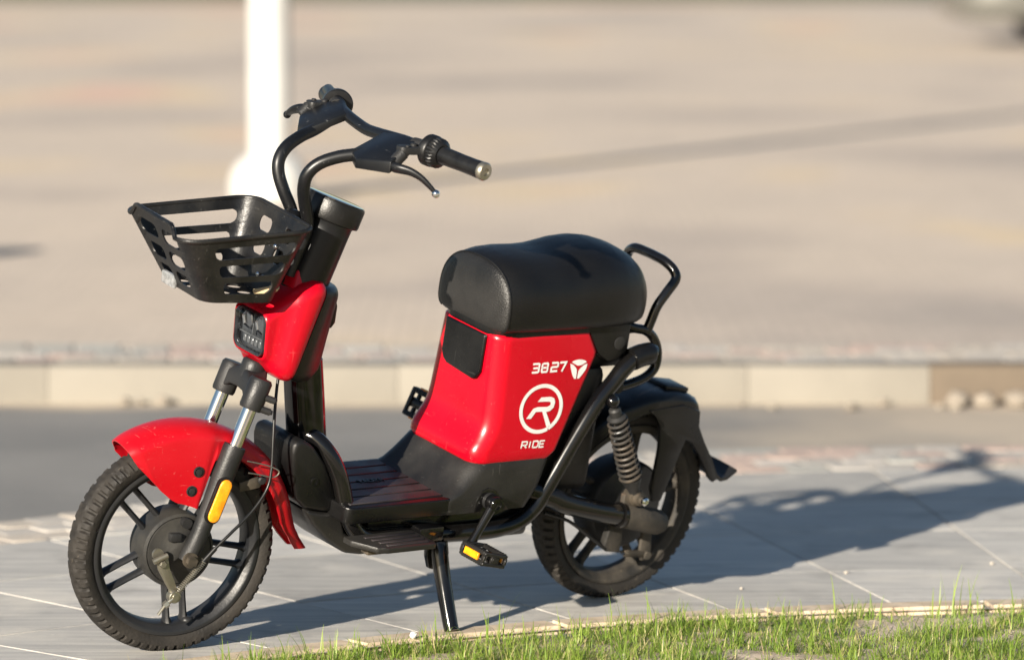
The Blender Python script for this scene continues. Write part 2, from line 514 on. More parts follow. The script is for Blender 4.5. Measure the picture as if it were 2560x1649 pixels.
def sector(name, a0, a1, o0, o1, z, h, m, parent, n=8, bev=0.001, o0b=None, o1b=None, skew=0.0):
    """one slab of a curved row; o*b = offsets at the far end"""
    o0b = o0 if o0b is None else o0b
    o1b = o1 if o1b is None else o1b
    bm = bmesh.new()
    top = []
    for i in range(n + 1):
        t = i / n
        a = a0 + (a1 - a0) * t
        top.append((pol(a, o0 + (o0b - o0) * t), pol(a, o1 + (o1b - o1) * t)))
    zz = [z + random.uniform(-0.0006, 0.0006) for _ in range(4)]
    vb = []
    for i, (p, q) in enumerate(top):
        t = i / n
        zi, zo = zz[0] * (1 - t) + zz[1] * t, zz[2] * (1 - t) + zz[3] * t
        vb.append([bm.verts.new((*p, zi)), bm.verts.new((*q, zo)), bm.verts.new((*p, zi - h)), bm.verts.new((*q, zo - h))])
    for i in range(n):
        A, B = vb[i], vb[i + 1]
        bm.faces.new((A[0], A[1], B[1], B[0]))
        bm.faces.new((A[0], B[0], B[2], A[2]))
        bm.faces.new((A[1], A[3], B[3], B[1]))
    bm.faces.new((vb[0][0], vb[0][2], vb[0][3], vb[0][1]))
    bm.faces.new((vb[-1][0], vb[-1][1], vb[-1][3], vb[-1][2]))
    bmesh.ops.recalc_face_normals(bm, faces=bm.faces)
    if bev:
        ed = [e for e in bm.edges if len(e.link_faces) == 2 and e.calc_face_angle(0) > 0.6]
        bmesh.ops.bevel(bm, geom=ed, offset=bev, segments=2, affect='EDGES')
    me = bpy.data.meshes.new(name)
    bm.to_mesh(me); bm.free()
    me.polygons.foreach_set('use_smooth', [True] * len(me.polygons))
    me.set_sharp_from_angle(angle=math.radians(40))
    me.materials.append(M[m])
    o = bpy.data.objects.new(name, me)
    COL.objects.link(o)
    o.parent = parent
    return o

ROWS = [0.004, 0.47, 1.08, 1.60, 2.30]
joint = [-1.30 + 0.34 * k for k in range(-6, 8)]
for r in range(4):
    for k in range(len(joint) - 1):
        jit0, jit1 = random.uniform(0.0012, 0.0024), random.uniform(0.0012, 0.0024)
        a0, a1 = joint[k] + jit0, joint[k + 1] - jit1
        lo_, hi_ = ROWS[r] + 0.0014, ROWS[r + 1] - 0.0016
        h0, h1 = min(hi_, outer(a0) - 0.006), min(hi_, outer(a1) - 0.006)
        if max(h0, h1) < lo_ + 0.06: continue
        h0, h1 = max(h0, lo_ + 0.03), max(h1, lo_ + 0.03)
        sector('slab', a0, a1, lo_, h0, 0.0, 0.03, 'slab', pave, o1b=h1)

# cream edging stones round the lawn
edging = tag(empty('edging_kerb', pol(-1.0, -0.05) + (0,)), 'low curved cream concrete edging between the grey slabs and the grass', 'kerb')
for k in range(12):
    a0 = -3.2 + 0.46 * k
    sector('edging_stone', a0 + 0.003, a0 + 0.457, -0.082, -0.003, 0.004, 0.10, 'cream', None, n=10, bev=0.006)
for o in [x for x in COL.objects if x.name.startswith('edging_stone')]:
    o.parent = edging
    o.matrix_parent_inverse = Matrix.Translation(-Vector(edging.location))

# band of small pavers between the slabs and the road
band = tag(empty('paver_band', (0, 0, 0)), kind='structure')
PV = {}
for nm in ('paver_white', 'paver_cream', 'paver_pink', 'paver_grey', 'paver_green'):
    o = G().box((-0.5, -0.5, -0.5), (0.5, 0.5, 0.5), 0.05, 1).build('paver', nm)
    PV[nm] = o.data
    bpy.data.objects.remove(o)
def put_paver(x, y, z, lx, ly, lz, rz, nm, parent, name='paver'):
    o = bpy.data.objects.new(name, PV[nm])
    o.location = (x, y, z - lz / 2)
    o.scale = (lx, ly, lz)
    o.rotation_euler = (random.uniform(-.01, .01), random.uniform(-.01, .01), rz)
    COL.objects.link(o)
    o.parent = parent
    return o
a = -2.35
while a < 0.75:
    wdt = 0.31 if a < -1.2 else (0.31 + 0.17 * min(1, (a + 1.2) / 0.6))
    nr = 3 if wdt < 0.4 else 4
    step = 0.062
    for r in range(nr):
        off = outer(a) + 0.005 + (r + 0.5) * wdt / nr
        aa = a + (0.5 if r % 2 else 0) * step
        x, y = pol(aa, off)
        if a < -0.85: nm = random.choice(['paver_white', 'paver_white', 'paver_cream'])
        else: nm = random.choice(['paver_pink', 'paver_pink', 'paver_white', 'paver_grey', 'paver_green', 'paver_cream'])
        L_ = step * (RC + off) / RC
        put_paver(x, y, random.uniform(-0.001, 0.003), L_ - 0.006, wdt / nr - 0.006, 0.04, -aa / RC, nm, band)
    a += step

# far kerb, plaza
plaza_m = mat('plaza_pavers', (0.63, 0.515, 0.415), (0.69, 0.57, 0.46), scale=0.5, rough=0.9, detail=3)
nt = plaza_m.node_tree; N, L = nt.nodes, nt.links
b = N['Principled BSDF']
src = b.inputs['Base Color'].links[0].from_socket
tc = N.new('ShaderNodeTexCoord')
mp = N.new('ShaderNodeMapping'); mp.inputs['Scale'].default_value = (0.42, 0.30, 1); mp.inputs['Rotation'].default_value = (0, 0, 0.35)
L.new(tc.outputs['Object'], mp.inputs[0])
wv = N.new('ShaderNodeTexNoise'); wv.inputs['Scale'].default_value = 1.0; wv.inputs['Detail'].default_value = 3
L.new(mp.outputs[0], wv.inputs['Vector'])
cr = N.new('ShaderNodeValToRGB')
els = cr.color_ramp.elements
els[0].position = 0.30; els[0].color = (0.42, 0.365, 0.32, 1)
els[1].position = 0.70; els[1].color = (0.72, 0.475, 0.37, 1)
for p_, c_ in ((0.40, (0.53, 0.45, 0.38, 1)), (0.47, (0.62, 0.525, 0.43, 1)), (0.56, (0.655, 0.55, 0.445, 1)), (0.62, (0.72, 0.575, 0.39, 1))):
    e_ = els.new(p_); e_.color = c_
L.new(wv.outputs['Fac'], cr.inputs['Fac'])
bt = N.new('ShaderNodeTexBrick')
bt.inputs['Scale'].default_value = 5.0; bt.inputs['Mortar Size'].default_value = 0.012
bt.inputs['Color1'].default_value = (1, 1, 1, 1); bt.inputs['Color2'].default_value = (0.86, 0.86, 0.86, 1); bt.inputs['Mortar'].default_value = (0.55, 0.55, 0.55, 1)
L.new(tc.outputs['Object'], bt.inputs['Vector'])
m1 = N.new('ShaderNodeMix'); m1.data_type = 'RGBA'; m1.inputs[0].default_value = 0.9
L.new(src, m1.inputs[6]); L.new(cr.outputs[0], m1.inputs[7])
m2 = N.new('ShaderNodeMix'); m2.data_type = 'RGBA'; m2.blend_type = 'MULTIPLY'; m2.inputs[0].default_value = 1
L.new(m1.outputs[2], m2.inputs[6]); L.new(bt.outputs[0], m2.inputs[7])
L.new(m2.outputs[2], b.inputs['Base Color'])
M['plaza'] = plaza_m
KZ = 0.093
sheet('plaza', -60, 60, 13.81, 56, KZ - 0.006, 'plaza')

kerb = tag(empty('street_kerb', (0, 13.74, -0.012)), 'pale stone kerb along the far side of the asphalt road', 'kerb')
x = -16.0
while x < 16.0:
    if x < 1.17: x1 = min(x + 0.98, 1.17)
    else: x1 = x + 0.8
    o = G().box((x + 0.0004, 13.68, -0.08), (x1 - 0.0004, 13.824, KZ + random.uniform(-0.001, 0.001)), 0.003, 2).build('kerb_stone', 'brown' if 1.1 < x < 1.9 else 'kerb', kerb)
    o.matrix_parent_inverse = Matrix.Translation(-Vector(kerb.location))
    x = x1
# granite setts behind the kerb
setts = tag(empty('sett_strip', (0, 0, 0)), kind='structure')
for r in range(4):
    x = -4.0 + random.uniform(0, 0.1)
    while x < 4.0:
        w_ = random.uniform(0.11, 0.17)
        nm = random.choice(['paver_pink', 'paver_pink', 'paver_grey', 'paver_green', 'paver_cream', 'paver_white', 'paver_cream']) if x < 0.3 else random.choice(['paver_cream', 'paver_cream', 'paver_white', 'paver_pink'])
        put_paver(x + w_ / 2, 13.888 + r * 0.13, KZ + random.uniform(0, 0.002), w_ - 0.006, 0.126, 0.06, random.uniform(-.02, .02), nm, setts, 'sett')
        x += w_

# far lawn beyond the plaza
M['farlawn'] = mat('far_grass', (0.075, 0.090, 0.030), (0.12, 0.115, 0.05), scale=0.8, rough=0.95, bump=0.6, bscale=20)
sheet('lawn', -200, 200, 56, 160, KZ + 0.02, 'farlawn')

# soil of the near lawn, uneven
v, f = [], []
NA, NR = 120, 34
for i in range(NA + 1):
    arc = -3.6 + 5.4 * i / NA
    for j in range(NR + 1):
        off = -0.078 - 1.5 * (j / NR) ** 1.4
        x, y = pol(arc, off)
        z = -0.012 + 0.010 * noise.noise((x * 6, y * 6, 0)) + 0.006 * noise.noise((x * 22, y * 22, 3)) + min(0.012, 0.03 * (j / NR))
        v.append((x, y, z))
for i in range(NA):
    for j in range(NR):
        q = i * (NR + 1) + j
        f.append((q, q + 1, q + NR + 2, q + NR + 1))
M['sand'] = mat('sandy_soil', (0.60, 0.50, 0.39), (0.42, 0.34, 0.26), scale=16, rough=0.95, bump=0.9, bscale=140,
                speck=(0.22, 0.16, 0.10), speck_scale=80, speck_lo=0.63)
tag(G().add(v, f).build('lawn_soil', 'sand', smooth=60), kind='structure')

# ------------------------------------------------------------------ grass
def grass_mat(name, hue_dry=False):
    m = bpy.data.materials.new(name)
    m.use_nodes = True
    nt = m.node_tree; N, L = nt.nodes, nt.links
    b = N['Principled BSDF']
    at = N.new('ShaderNodeAttribute'); at.attribute_name = 'tint'
    r = N.new('ShaderNodeValToRGB')
    e = r.color_ramp.elements
    e[0].position = 0.0; e[0].color = (0.085, 0.15, 0.020, 1)
    e[1].position = 1.0; e[1].color = (0.56, 0.46, 0.26, 1)
    for p, c in ((0.35, (0.19, 0.30, 0.036, 1)), (0.72, (0.32, 0.42, 0.075, 1)), (0.86, (0.42, 0.40, 0.15, 1))):
        q = e.new(p); q.color = c
    L.new(at.outputs['Fac'], r.inputs['Fac'])
    L.new(r.outputs[0], b.inputs['Base Color'])
    b.inputs['Roughness'].default_value = 0.5
    tr = N.new('ShaderNodeBsdfTranslucent')
    L.new(r.outputs[0], tr.inputs['Color'])
    ms = N.new('ShaderNodeMixShader'); ms.inputs[0].default_value = 0.35
    L.new(b.outputs[0], ms.inputs[1]); L.new(tr.outputs[0], ms.inputs[2])
    L.new(ms.outputs[0], N['Material Output'].inputs['Surface'])
    return m

def grass_mesh(name, blades, m):
    """blades: (x, y, z, heading, length, width, bend, tint)"""
    B = np.array(blades)
    n = len(B)
    S = 5
    t = np.linspace(0, 1, S)
    hx, hy = np.cos(B[:, 3]), np.sin(B[:, 3])
    px, py = -hy, hx
    V = np.zeros((n, S, 2, 3))
    for i in range(S):
        ang = B[:, 6] * t[i]
        # arc of constant curvature
        k = np.maximum(B[:, 6], 1e-3)
        out = B[:, 4] / k * (1 - np.cos(ang))
        up = B[:, 4] / k * np.sin(ang)
        w = B[:, 5] * (1 - t[i] ** 1.7) * 0.5 + 0.00015
        for s_, sg in ((0, -1), (1, 1)):
            V[:, i, s_, 0] = B[:, 0] + hx * out + px * w * sg
            V[:, i, s_, 1] = B[:, 1] + hy * out + py * w * sg
            V[:, i, s_, 2] = B[:, 2] + up
    verts = V.reshape(-1, 3)
    base = np.arange(n)[:, None] * (S * 2)
    F = []
    for i in range(S - 1):
        q = np.array([2 * i, 2 * i + 1, 2 * i + 3, 2 * i + 2])
        F.append(base + q)
    F = np.stack(F, 1).reshape(-1, 4)
    me = bpy.data.meshes.new(name)
    me.vertices.add(len(verts)); me.vertices.foreach_set('co', verts.ravel())
    me.loops.add(F.size); me.loops.foreach_set('vertex_index', F.ravel().astype(np.int32))
    me.polygons.add(len(F)); me.polygons.foreach_set('loop_start', np.arange(0, F.size, 4, dtype=np.int32))
    me.polygons.foreach_set('use_smooth', [True] * len(F))
    me.update(calc_edges=True)
    at = me.attributes.new('tint', 'FLOAT', 'POINT')
    at.data.foreach_set('value', np.repeat(B[:, 7], S * 2).astype(np.float32))
    me.materials.append(m)
    o = bpy.data.objects.new(name, me)
    COL.objects.link(o)
    return o

blades = []
def lawn_ok(x, y, m=-0.055):
    return math.hypot(x - CX, y - CY) - RC < m
def lawn_density(x, y):
    rr = math.hypot(x - CX, y - CY) - RC
    d = 0.60 + 1.10 * noise.noise((x * 3.0, y * 3.0, 5.0)) + 0.45 * noise.noise((x * 9, y * 9, 9.0))
    d += 0.45 * max(0.0, min(1.0, (9.34 + 0.16 * x - y) / 0.22))       # thicker away from the edging
    if rr > -0.125: d -= 0.33
    return max(0.03, min(1.0, d))
n_t = 0
while n_t < 3600:                                   # tussocks
    x = random.uniform(-1.0, 1.7); y = random.uniform(8.5, 9.80)
    if not lawn_ok(x, y, -0.105 if random.random() > 0.06 else -0.06): continue
    d = lawn_density(x, y)
    if random.random() > d: continue
    n_t += 1
    base = random.uniform(0.026, 0.060) * (0.65 + 0.5 * d)
    hue = random.betavariate(2.2, 3.4)
    for k in range(random.randint(7, 20)):
        a_ = random.uniform(0, 2 * PI)
        q = abs(random.gauss(0, 0.010))
        tint = min(0.84, max(0.0, hue + random.gauss(0, 0.12)))
        if random.random() < 0.13: tint = random.uniform(0.82, 1.0)
        blades.append((x + q * math.cos(a_), y + q * math.sin(a_), -0.017, a_ + random.gauss(0, 0.6), base * random.uniform(0.45, 1.25), random.uniform(0.0012, 0.0029), random.uniform(0.35, 2.3), tint))
n_t = 0
while n_t < 18000:                                   # creeping blades and dry thatch
    x = random.uniform(-1.0, 1.7); y = random.uniform(8.5, 9.80)
    if not lawn_ok(x, y, -0.085): continue
    if random.random() > lawn_density(x, y) + 0.12: continue
    n_t += 1
    dry = random.random() < 0.38
    blades.append((x, y, -0.014 + random.uniform(0, 0.004), random.uniform(0, 2 * PI), random.uniform(0.012, 0.045), random.uniform(0.0009, 0.0022), random.uniform(1.4, 2.9), random.uniform(0.85, 1.0) if dry else random.betavariate(2.2, 2.6) * 0.84))
# taller single stalks seen against the slabs
for (x, y, ln) in ((-0.03, 9.33, .13), (-0.16, 9.28, .10), (-0.05, 9.31, .085), (0.21, 9.50, .10), (0.27, 9.52, .085), (0.24, 9.50, .06), (0.63, 9.66, .10), (0.70, 9.60, .07), (0.86, 9.66, .12), (0.88, 9.64, .10), (0.90, 9.66, .13), (0.93, 9.68, .09), (0.84, 9.64, .08),
                   (-0.52, 8.98, .09), (-0.47, 9.0, .08), (-0.36, 9.1, .08), (-0.33, 9.11, .10), (-0.3, 9.12, .075), (-0.62, 8.93, .07), (0.47, 9.55, .07), (0.52, 9.57, .08), (0.57, 9.6, .06), (0.1, 9.38, .09), (0.13, 9.42, .07), (0.0, 9.36, .06), (1.0, 9.70, .08), (0.36, 9.5, .06), (0.32, 9.49, .07)):
    for k in range(3):
        blades.append((x + random.gauss(0, .012), y + random.gauss(0, .012), -0.015, random.uniform(0, 2 * PI), ln * random.uniform(.6, 1.05), random.uniform(.0022, .0034), random.uniform(.1, .8), random.uniform(.3, .75)))
tag(grass_mesh('lawn_grass', blades, grass_mat('grass_blades')), 'short patchy green grass growing in sandy soil beside the cream edging', 'grass', kind='stuff')

# pebbles and litter on the pavement and along the kerb
def stone_mesh(name, r, m, seed):
    bm = bmesh.new()
    bmesh.ops.create_icosphere(bm, subdivisions=2, radius=1.0)
    for p in bm.verts:
        d = 1 + 0.35 * noise.noise(p.co * 1.3 + Vector((seed * 7.1, 0, 0)))
        p.co = Vector((p.co.x * d * r, p.co.y * d * r * 0.8, p.co.z * d * r * 0.65))
    me = bpy.data.meshes.new(name); bm.to_mesh(me); bm.free()
    me.polygons.foreach_set('use_smooth', [True] * len(me.polygons)); me.set_sharp_from_angle(angle=math.radians(50))
    me.materials.append(M[m])
    return me
M['stone'] = mat('pale_stone', (0.33, 0.29, 0.24), (0.24, 0.205, 0.165), scale=9, rough=0.9, bump=0.4, rand=0.12)
M['chip'] = mat('stone_chip', (0.52, 0.47, 0.40), (0.40, 0.36, 0.30), scale=30, rough=0.9)
SM = [stone_mesh('loose_stone', 1.0, 'stone', k) for k in range(5)]
for k in range(22):
    if k < 4: x, y, r = (1.24 + 0.085 * k + random.uniform(-.01, .01), 13.59 + random.uniform(-.03, .02), random.uniform(0.032, 0.042))
    elif k < 14: x, y, r = (random.uniform(-1.5, 0.3), 13.62 + random.uniform(-.03, .03), random.uniform(0.010, 0.024))
    else: x, y, r = (random.uniform(0.3, 1.5), 13.55 + random.uniform(-.1, .1), random.uniform(0.010, 0.022))
    o = bpy.data.objects.new('loose_stone', SM[k % 5])
    o.location = (x, y, -0.012 + r * 0.55); o.scale = (r, r, r); o.rotation_euler = (0, 0, random.uniform(0, 6))
    COL.objects.link(o)
    if k < 4: tag(o, 'fist-sized pale stone lying against the brown kerb block', 'stone', 'pale stones by the brown kerb block')
    else: tag(o, 'small pale stone lying in the gutter of the far kerb', 'stone', 'small stones in the far gutter')
CM = [stone_mesh('pebble', 1.0, 'chip', k + 9) for k in range(3)]
for k, (px, py) in enumerate(((0.70, 10.21), (0.47, 9.98), (1.02, 10.35), (-0.75, 9.62))):
    o = bpy.data.objects.new('pebble', CM[k % 3])
    r = random.uniform(0.003, 0.005)
    o.location = (px, py, r * 0.6); o.scale = (r, r, r); o.rotation_euler = (0, 0, random.uniform(0, 6))
    COL.objects.link(o)
    tag(o, 'tiny beige stone chip lying on the grey slabs', 'pebble', 'stone chips on the slabs')
cap = G().lathe([(0.006, 0), (0.0065, 0.001), (0.0065, 0.007), (0.0055, 0.0085), (0.002, 0.009)], (0, 0, 0), (0, 0, 1), 16).build('bottle_cap', 'white')
cap.location = (-0.19, 9.30, 0.008); cap.rotation_euler = (0.5, 0.4, 0)
tag(cap, 'small white plastic cap lying in the grass by the edging', 'bottle cap')

# ------------------------------------------------------------------ background: lamp post, unseen bollard added for its shadow, car
M['whitepaint'] = mat('white_painted_metal', (0.56, 0.56, 0.54), (0.50, 0.50, 0.48), scale=3, rough=0.4)
lp = empty('lamp_post', (-1.037, 21.05, KZ))
tag(lp, 'white painted metal post with a rounded base standing on the plaza', 'lamp post')
G().lathe([(0.0865, 0.10), (0.0865, 4.3), (0.05, 4.34)], (0, 0, 0), (0, 0, 1), 32).build('pole', 'whitepaint', lp)
G().lathe([(0.172, -0.006), (0.172, 0.05), (0.168, 0.085), (0.155, 0.120), (0.132, 0.150), (0.105, 0.172), (0.088, 0.182), (0.0, 0.184)], (0, 0, 0), (0, 0, 1), 40).build('base_cover', 'whitepaint', lp)
hd = G().lathe([(0.03, 4.34), (0.16, 4.42), (0.19, 4.6), (0.15, 4.8), (0.02, 4.88)], (0, 0, 0), (0, 0, 1), 32).build('lamp_head', 'whitepaint', lp)

M['concrete'] = mat('bollard_concrete', (0.42, 0.40, 0.36), (0.34, 0.32, 0.29), scale=8, rough=0.9, bump=0.3)
bo = empty('shadow_bollard', (-2.92, 16.05, KZ))  # added out of view so that its shadow tip falls on the plaza
tag(bo, 'stout grey concrete bollard added out of view to cast a shadow onto the plaza', 'bollard')
G().lathe([(0.13, -0.01), (0.13, 0.55), (0.12, 0.6), (0.10, 0.62)], (0, 0, 0), (0, 0, 1), 28).build('shaft', 'concrete', bo)
G().lathe([(0.125, 0.625), (0.14, 0.64), (0.14, 0.70), (0.10, 0.74), (0.02, 0.76)], (0, 0, 0), (0, 0, 1), 28).build('cap', 'concrete', bo)

M['carpaint'] = mat('silver_car_paint', (0.135, 0.133, 0.118), (0.12, 0.118, 0.105), scale=2, rough=0.35, metal=0.1, coat=0.3)
M['carglass'] = mat('car_glass', (0.02, 0.025, 0.028), rough=0.05, coat=0.5)
M['cartyre'] = mat('car_tyre', (0.02, 0.02, 0.02), rough=0.8)
M['underbody'] = mat('underbody_black', (0.012, 0.012, 0.012), rough=0.8)
car = empty('parked_car', (3.62, 41.0, KZ))
car.rotation_euler = (0, 0, 0.06)
tag(car, 'silver hatchback parked on the far side of the plaza', 'car')
def car_sec(x, zb, zt, hw, tuck):
    return [(x, y, z) for y, z in ((-hw + .06, zb), (-hw + .005, zb + .05), (-hw, zb + .2), (-hw + .01, zt - .12), (-hw + tuck, zt), (0, zt + .02), (hw - tuck, zt), (hw - .01, zt - .12), (hw, zb + .2), (hw - .005, zb + .05), (hw - .06, zb), (0, zb - .01))]
secs = [car_sec(0.0, .36, .58, .55, .05), car_sec(.03, .24, .66, .70, .06), (car_sec(.16, .20, .72, .80, .06)), car_sec(.5, .20, .80, .85, .08), car_sec(1.1, .24, .92, .86, .08), car_sec(2.2, .24, .96, .87, .06), car_sec(3.4, .24, .98, .86, .06), car_sec(3.85, .28, .95, .80, .06), car_sec(3.95, .38, .85, .66, .06)]
G().loft(secs).build('body', 'carpaint', car, smooth=50)
cab = [car_sec(1.15, .88, .93, .74, .05), car_sec(1.6, .88, 1.28, .68, .12), car_sec(1.95, .88, 1.46, .62, .12), car_sec(3.0, .88, 1.48, .62, .12), car_sec(3.5, .88, 1.36, .64, .12), car_sec(3.8, .88, .98, .70, .05)]
G().loft(cab).build('cabin_glass', 'carglass', car, smooth=50)
G().loft([car_sec(1.9, 1.44, 1.475, .55, .05), car_sec(2.4, 1.46, 1.53, .56, .1), car_sec(3.3, 1.42, 1.48, .55, .1)]).build('roof', 'carpaint', car, smooth=50)
for sx in (1.02, 3.3):
    for sy in (-1, 1):
        w_ = G().lathe([(0.10, 0.70), (0.20, 0.74), (0.20, 0.78), (0.19, 0.80)], (sx, 0, 0.31), (0, sy, 0), 32).build('wheel', 'carpaint', car)
        G().lathe([(0.20, 0.66), (0.29, 0.66), (0.31, 0.69), (0.31, 0.80), (0.29, 0.835), (0.20, 0.82)], (sx, 0, 0.31), (0, sy, 0), 40, closed=True).build('tyre', 'cartyre', w_)
        G().lathe([(0.35, 0.845), (0.37, 0.85), (0.37, 0.872), (0.0, 0.872)], (sx, 0, 0.32), (0, sy, 0), 36).build('wheel_arch', 'underbody', car)
for sy in (-1, 1):
    G().ball((0.14, sy * 0.60, 0.60), 0.12, 10, (0.5, 1.0, 0.6)).build('headlight', 'clear', car)

# ------------------------------------------------------------------ the electric scooter
# local frame: x forward, y left, z up, origin under the rear wheel; it leans on its side stand
LEAN, YAW, STEER, RAKE = math.radians(13.80), math.radians(39.15), math.radians(-11.74), math.radians(18)
WB, RW = 1.095, 0.205
PIV = Vector((WB - 0.03, 0, RW))
SA = Vector((-math.sin(RAKE), 0, math.cos(RAKE)))
SROT = Matrix.Rotation(STEER, 3, SA)
def st(p):
    return SROT @ (Vector(p) - PIV) + PIV
Bm = Matrix(((-math.cos(YAW), math.sin(YAW), 0), (-math.sin(YAW), -math.cos(YAW), 0), (0, 0, 1)))
Lm = Matrix.Rotation(-LEAN, 3, 'X')
bike = empty('electric_scooter')
bike.matrix_world = Matrix.Translation((0.17987, 9.89524, 0.001)) @ (Bm @ Lm).to_4x4()
tag(bike, 'red and black shared electric scooter with front basket leaning on its side stand', 'scooter')

# ---- wheels
def tyre_geo(c):
    prof = [(0.166, 0.024, 0), (0.172, 0.029, 0), (0.180, 0.0325, 0), (0.1875, 0.0335, 0), (0.1925, 0.0325, 1), (0.1965, 0.0290, 1),
            (0.2000, 0.0230, 1), (0.2020, 0.0185, 1), (0.2030, 0.0150, 0.15), (0.2042, 0.0105, 0.5), (0.2048, 0.0055, 0.5), (0.2050, 0.0, 0.35)]
    full = [(r, y, w) for r, y, w in prof] + [(r, -y, w) for r, y, w in prof[-2::-1]]
    n = 64 * 6
    loops = []
    for r, y, w in full:
        lp_ = []
        for j in range(n):
            a = 2 * PI * j / n
            ph = j % 6
            sh = 0 if y > 0 else 3
            d = 0.0
            if w == 1: d = 0.0064 if (ph + sh) % 6 in (0, 1) else 0.0
            elif w > 0.3: d = 0.0026 if ((j + int(abs(y) * 900)) % 12) in (0, 1) else 0.0
            elif w > 0: d = 0.003 if (j // 6) % 2 == 0 else 0.0
            rad = r - d
            lp_.append((c[0] + rad * math.cos(a), y, c[2] + rad * math.sin(a)))
        loops.append(lp_)
    g = G()
    g.loft(loops, False, False)
    return g

def spokes_geo(c, a0, r0, r1, sep=0.0175, wid=0.0052, dep=0.011):
    g = G()
    for k in range(5):
        a = math.radians(a0 - 72 * k)
        e = Vector((math.cos(a), 0, math.sin(a))); t = Vector((-math.sin(a), 0, math.cos(a)))
        for s_ in (-1, 1):
            m = Vector(c) + t * s_ * sep
            loops = []
            for r, w, d in ((r0, wid * 1.5, dep * 1.25), (r0 + 0.012, wid * 1.05, dep * 1.1), ((r0 + r1) / 2, wid, dep), (r1 - 0.012, wid * 1.1, dep * 1.1), (r1, wid * 1.9, dep * 1.5)):
                p = m + e * r
                loops.append([p + t * (w * math.cos(q)) * (1.1 if abs(math.cos(q)) > .5 else 1) + Vector((0, 1, 0)) * d * math.sin(q) for q in [2 * PI * i / 12 for i in range(12)]])
            g.loft(loops)
    return g

RIM = [(0.1685, 0.026), (0.1685, 0.0300), (0.1640, 0.0312), (0.1600, 0.0300), (0.1575, 0.0265), (0.1525, 0.0235), (0.1500, 0.0200), (0.1490, 0.0),
       (0.1500, -0.0200), (0.1525, -0.0235), (0.1575, -0.0265), (0.1600, -0.0300), (0.1640, -0.0312), (0.1685, -0.0300), (0.1685, -0.026), (0.160, -0.02), (0.158, 0.0), (0.160, 0.02)]
fc = (WB, 0, RW)
g = spokes_geo(fc, 45, 0.060, 0.152)
g.lathe(RIM, fc, (0, 1, 0), 96, closed=True)
for k in range(5):      # valve boss and balance lugs
    pass
g.ball((WB - 0.045, 0.012, RW - 0.145), 0.011, 8, (1.2, 1, 0.8))
fw = g.build('front_wheel', 'rim', bike, st)
tyre_geo(fc).build('tyre', 'rubber', fw, st, smooth=30)
g = G()
g.lathe([(0.058, -0.040), (0.070, -0.034), (0.0735, -0.026), (0.0735, 0.024), (0.0715, 0.030), (0.0715, 0.033), (0.066, 0.036), (0.0655, 0.0335), (0.064, 0.0335),
         (0.063, 0.0375), (0.050, 0.0395), (0.030, 0.043), (0.020, 0.048), (0.012, 0.050)], fc, (0, 1, 0), 64)
hub = g.build('hub', 'hub', fw, st)
g = G().box((1.098, 0.036, 0.226), (1.122, 0.052, 0.243), 0.003).lathe([(0.010, 0.036), (0.010, 0.052)], (1.09, 0, 0.262), (0, 1, 0), 14)
g.build('anchor_block', 'cast', fw, st)
# brake arm with its clamp and pull rod
g = G()
g.prism([(1.150, 0.200), (1.136, 0.204), (1.130, 0.190), (1.117, 0.140), (1.118, 0.126), (1.104, 0.122), (1.101, 0.133), (1.108, 0.160), (1.118, 0.196), (1.128, 0.209)][::-1] if False else
        [(1.156, 0.199), (1.133, 0.207), (1.127, 0.183), (1.103, 0.134), (1.107, 0.120), (1.119, 0.121), (1.124, 0.140), (1.150, 0.180)], 0.068, 0.073, 0.0012)
barm = g.build('brake_arm', 'steel', fw, st)
g = G().lathe([(0.008, 0.05), (0.008, 0.077), (0.006, 0.080)], (1.143, 0, 0.192), (0, 1, 0), 6)
g.tube([(1.163, 0.076, 0.197), (1.150, 0.076, 0.203), (1.136, 0.076, 0.209)], 0.0055, 10)
g.lathe([(0.011, 0.060), (0.011, 0.066)], (1.150, 0, 0.208), (0, 1, 0), 18)
g.build('clamp_bolt', 'steel', fw, st)
g = G().lathe([(0.0115, 0.064), (0.0125, 0.066), (0.0125, 0.079), (0.011, 0.081)], (1.113, 0, 0.128), (0, 1, 0), 20)
g.lathe([(0.0065, 0.081), (0.006, 0.084)], (1.113, 0, 0.128), (0, 1, 0), 14)
g.tube([(1.113, 0.078, 0.128), (1.132, 0.078, 0.112)], [0.0045, 0.0045], 10, 1)
g.tube([(1.126, 0.078, 0.117), (1.133, 0.078, 0.111)], 0.0072, 6, 1)
g.tube([(1.132, 0.078, 0.112), (1.144, 0.078, 0.094)], 0.0030, 8, 1)
g.build('adjuster_nut', 'steel', fw, st)
def coil(a, b, r, turns, wire, n=8, per=14, grow=1.0):
    a, b = Vector(a), Vector(b)
    d = (b - a); L_ = d.length; d.normalize()
    u = d.orthogonal().normalized(); w = d.cross(u)
    P = []
    for i in range(int(turns * per) + 1):
        t = i / (turns * per)
        an = 2 * PI * turns * t
        rr = r + ((grow - r) * t if grow < 0.5 else 0.0)
        P.append(a + d * (L_ * t) + rr * (math.cos(an) * u + math.sin(an) * w))
    return G().tube(P, wire, n, 1)
g = coil((1.107, 0.078, 0.139), (1.060, 0.078, 0.198), 0.0058, 19, 0.0011, 6, 12)
g.tube([(1.113, 0.078, 0.128), (1.050, 0.078, 0.211)], 0.0018, 6, 1)
g.build('return_spring', 'steel', fw, st)

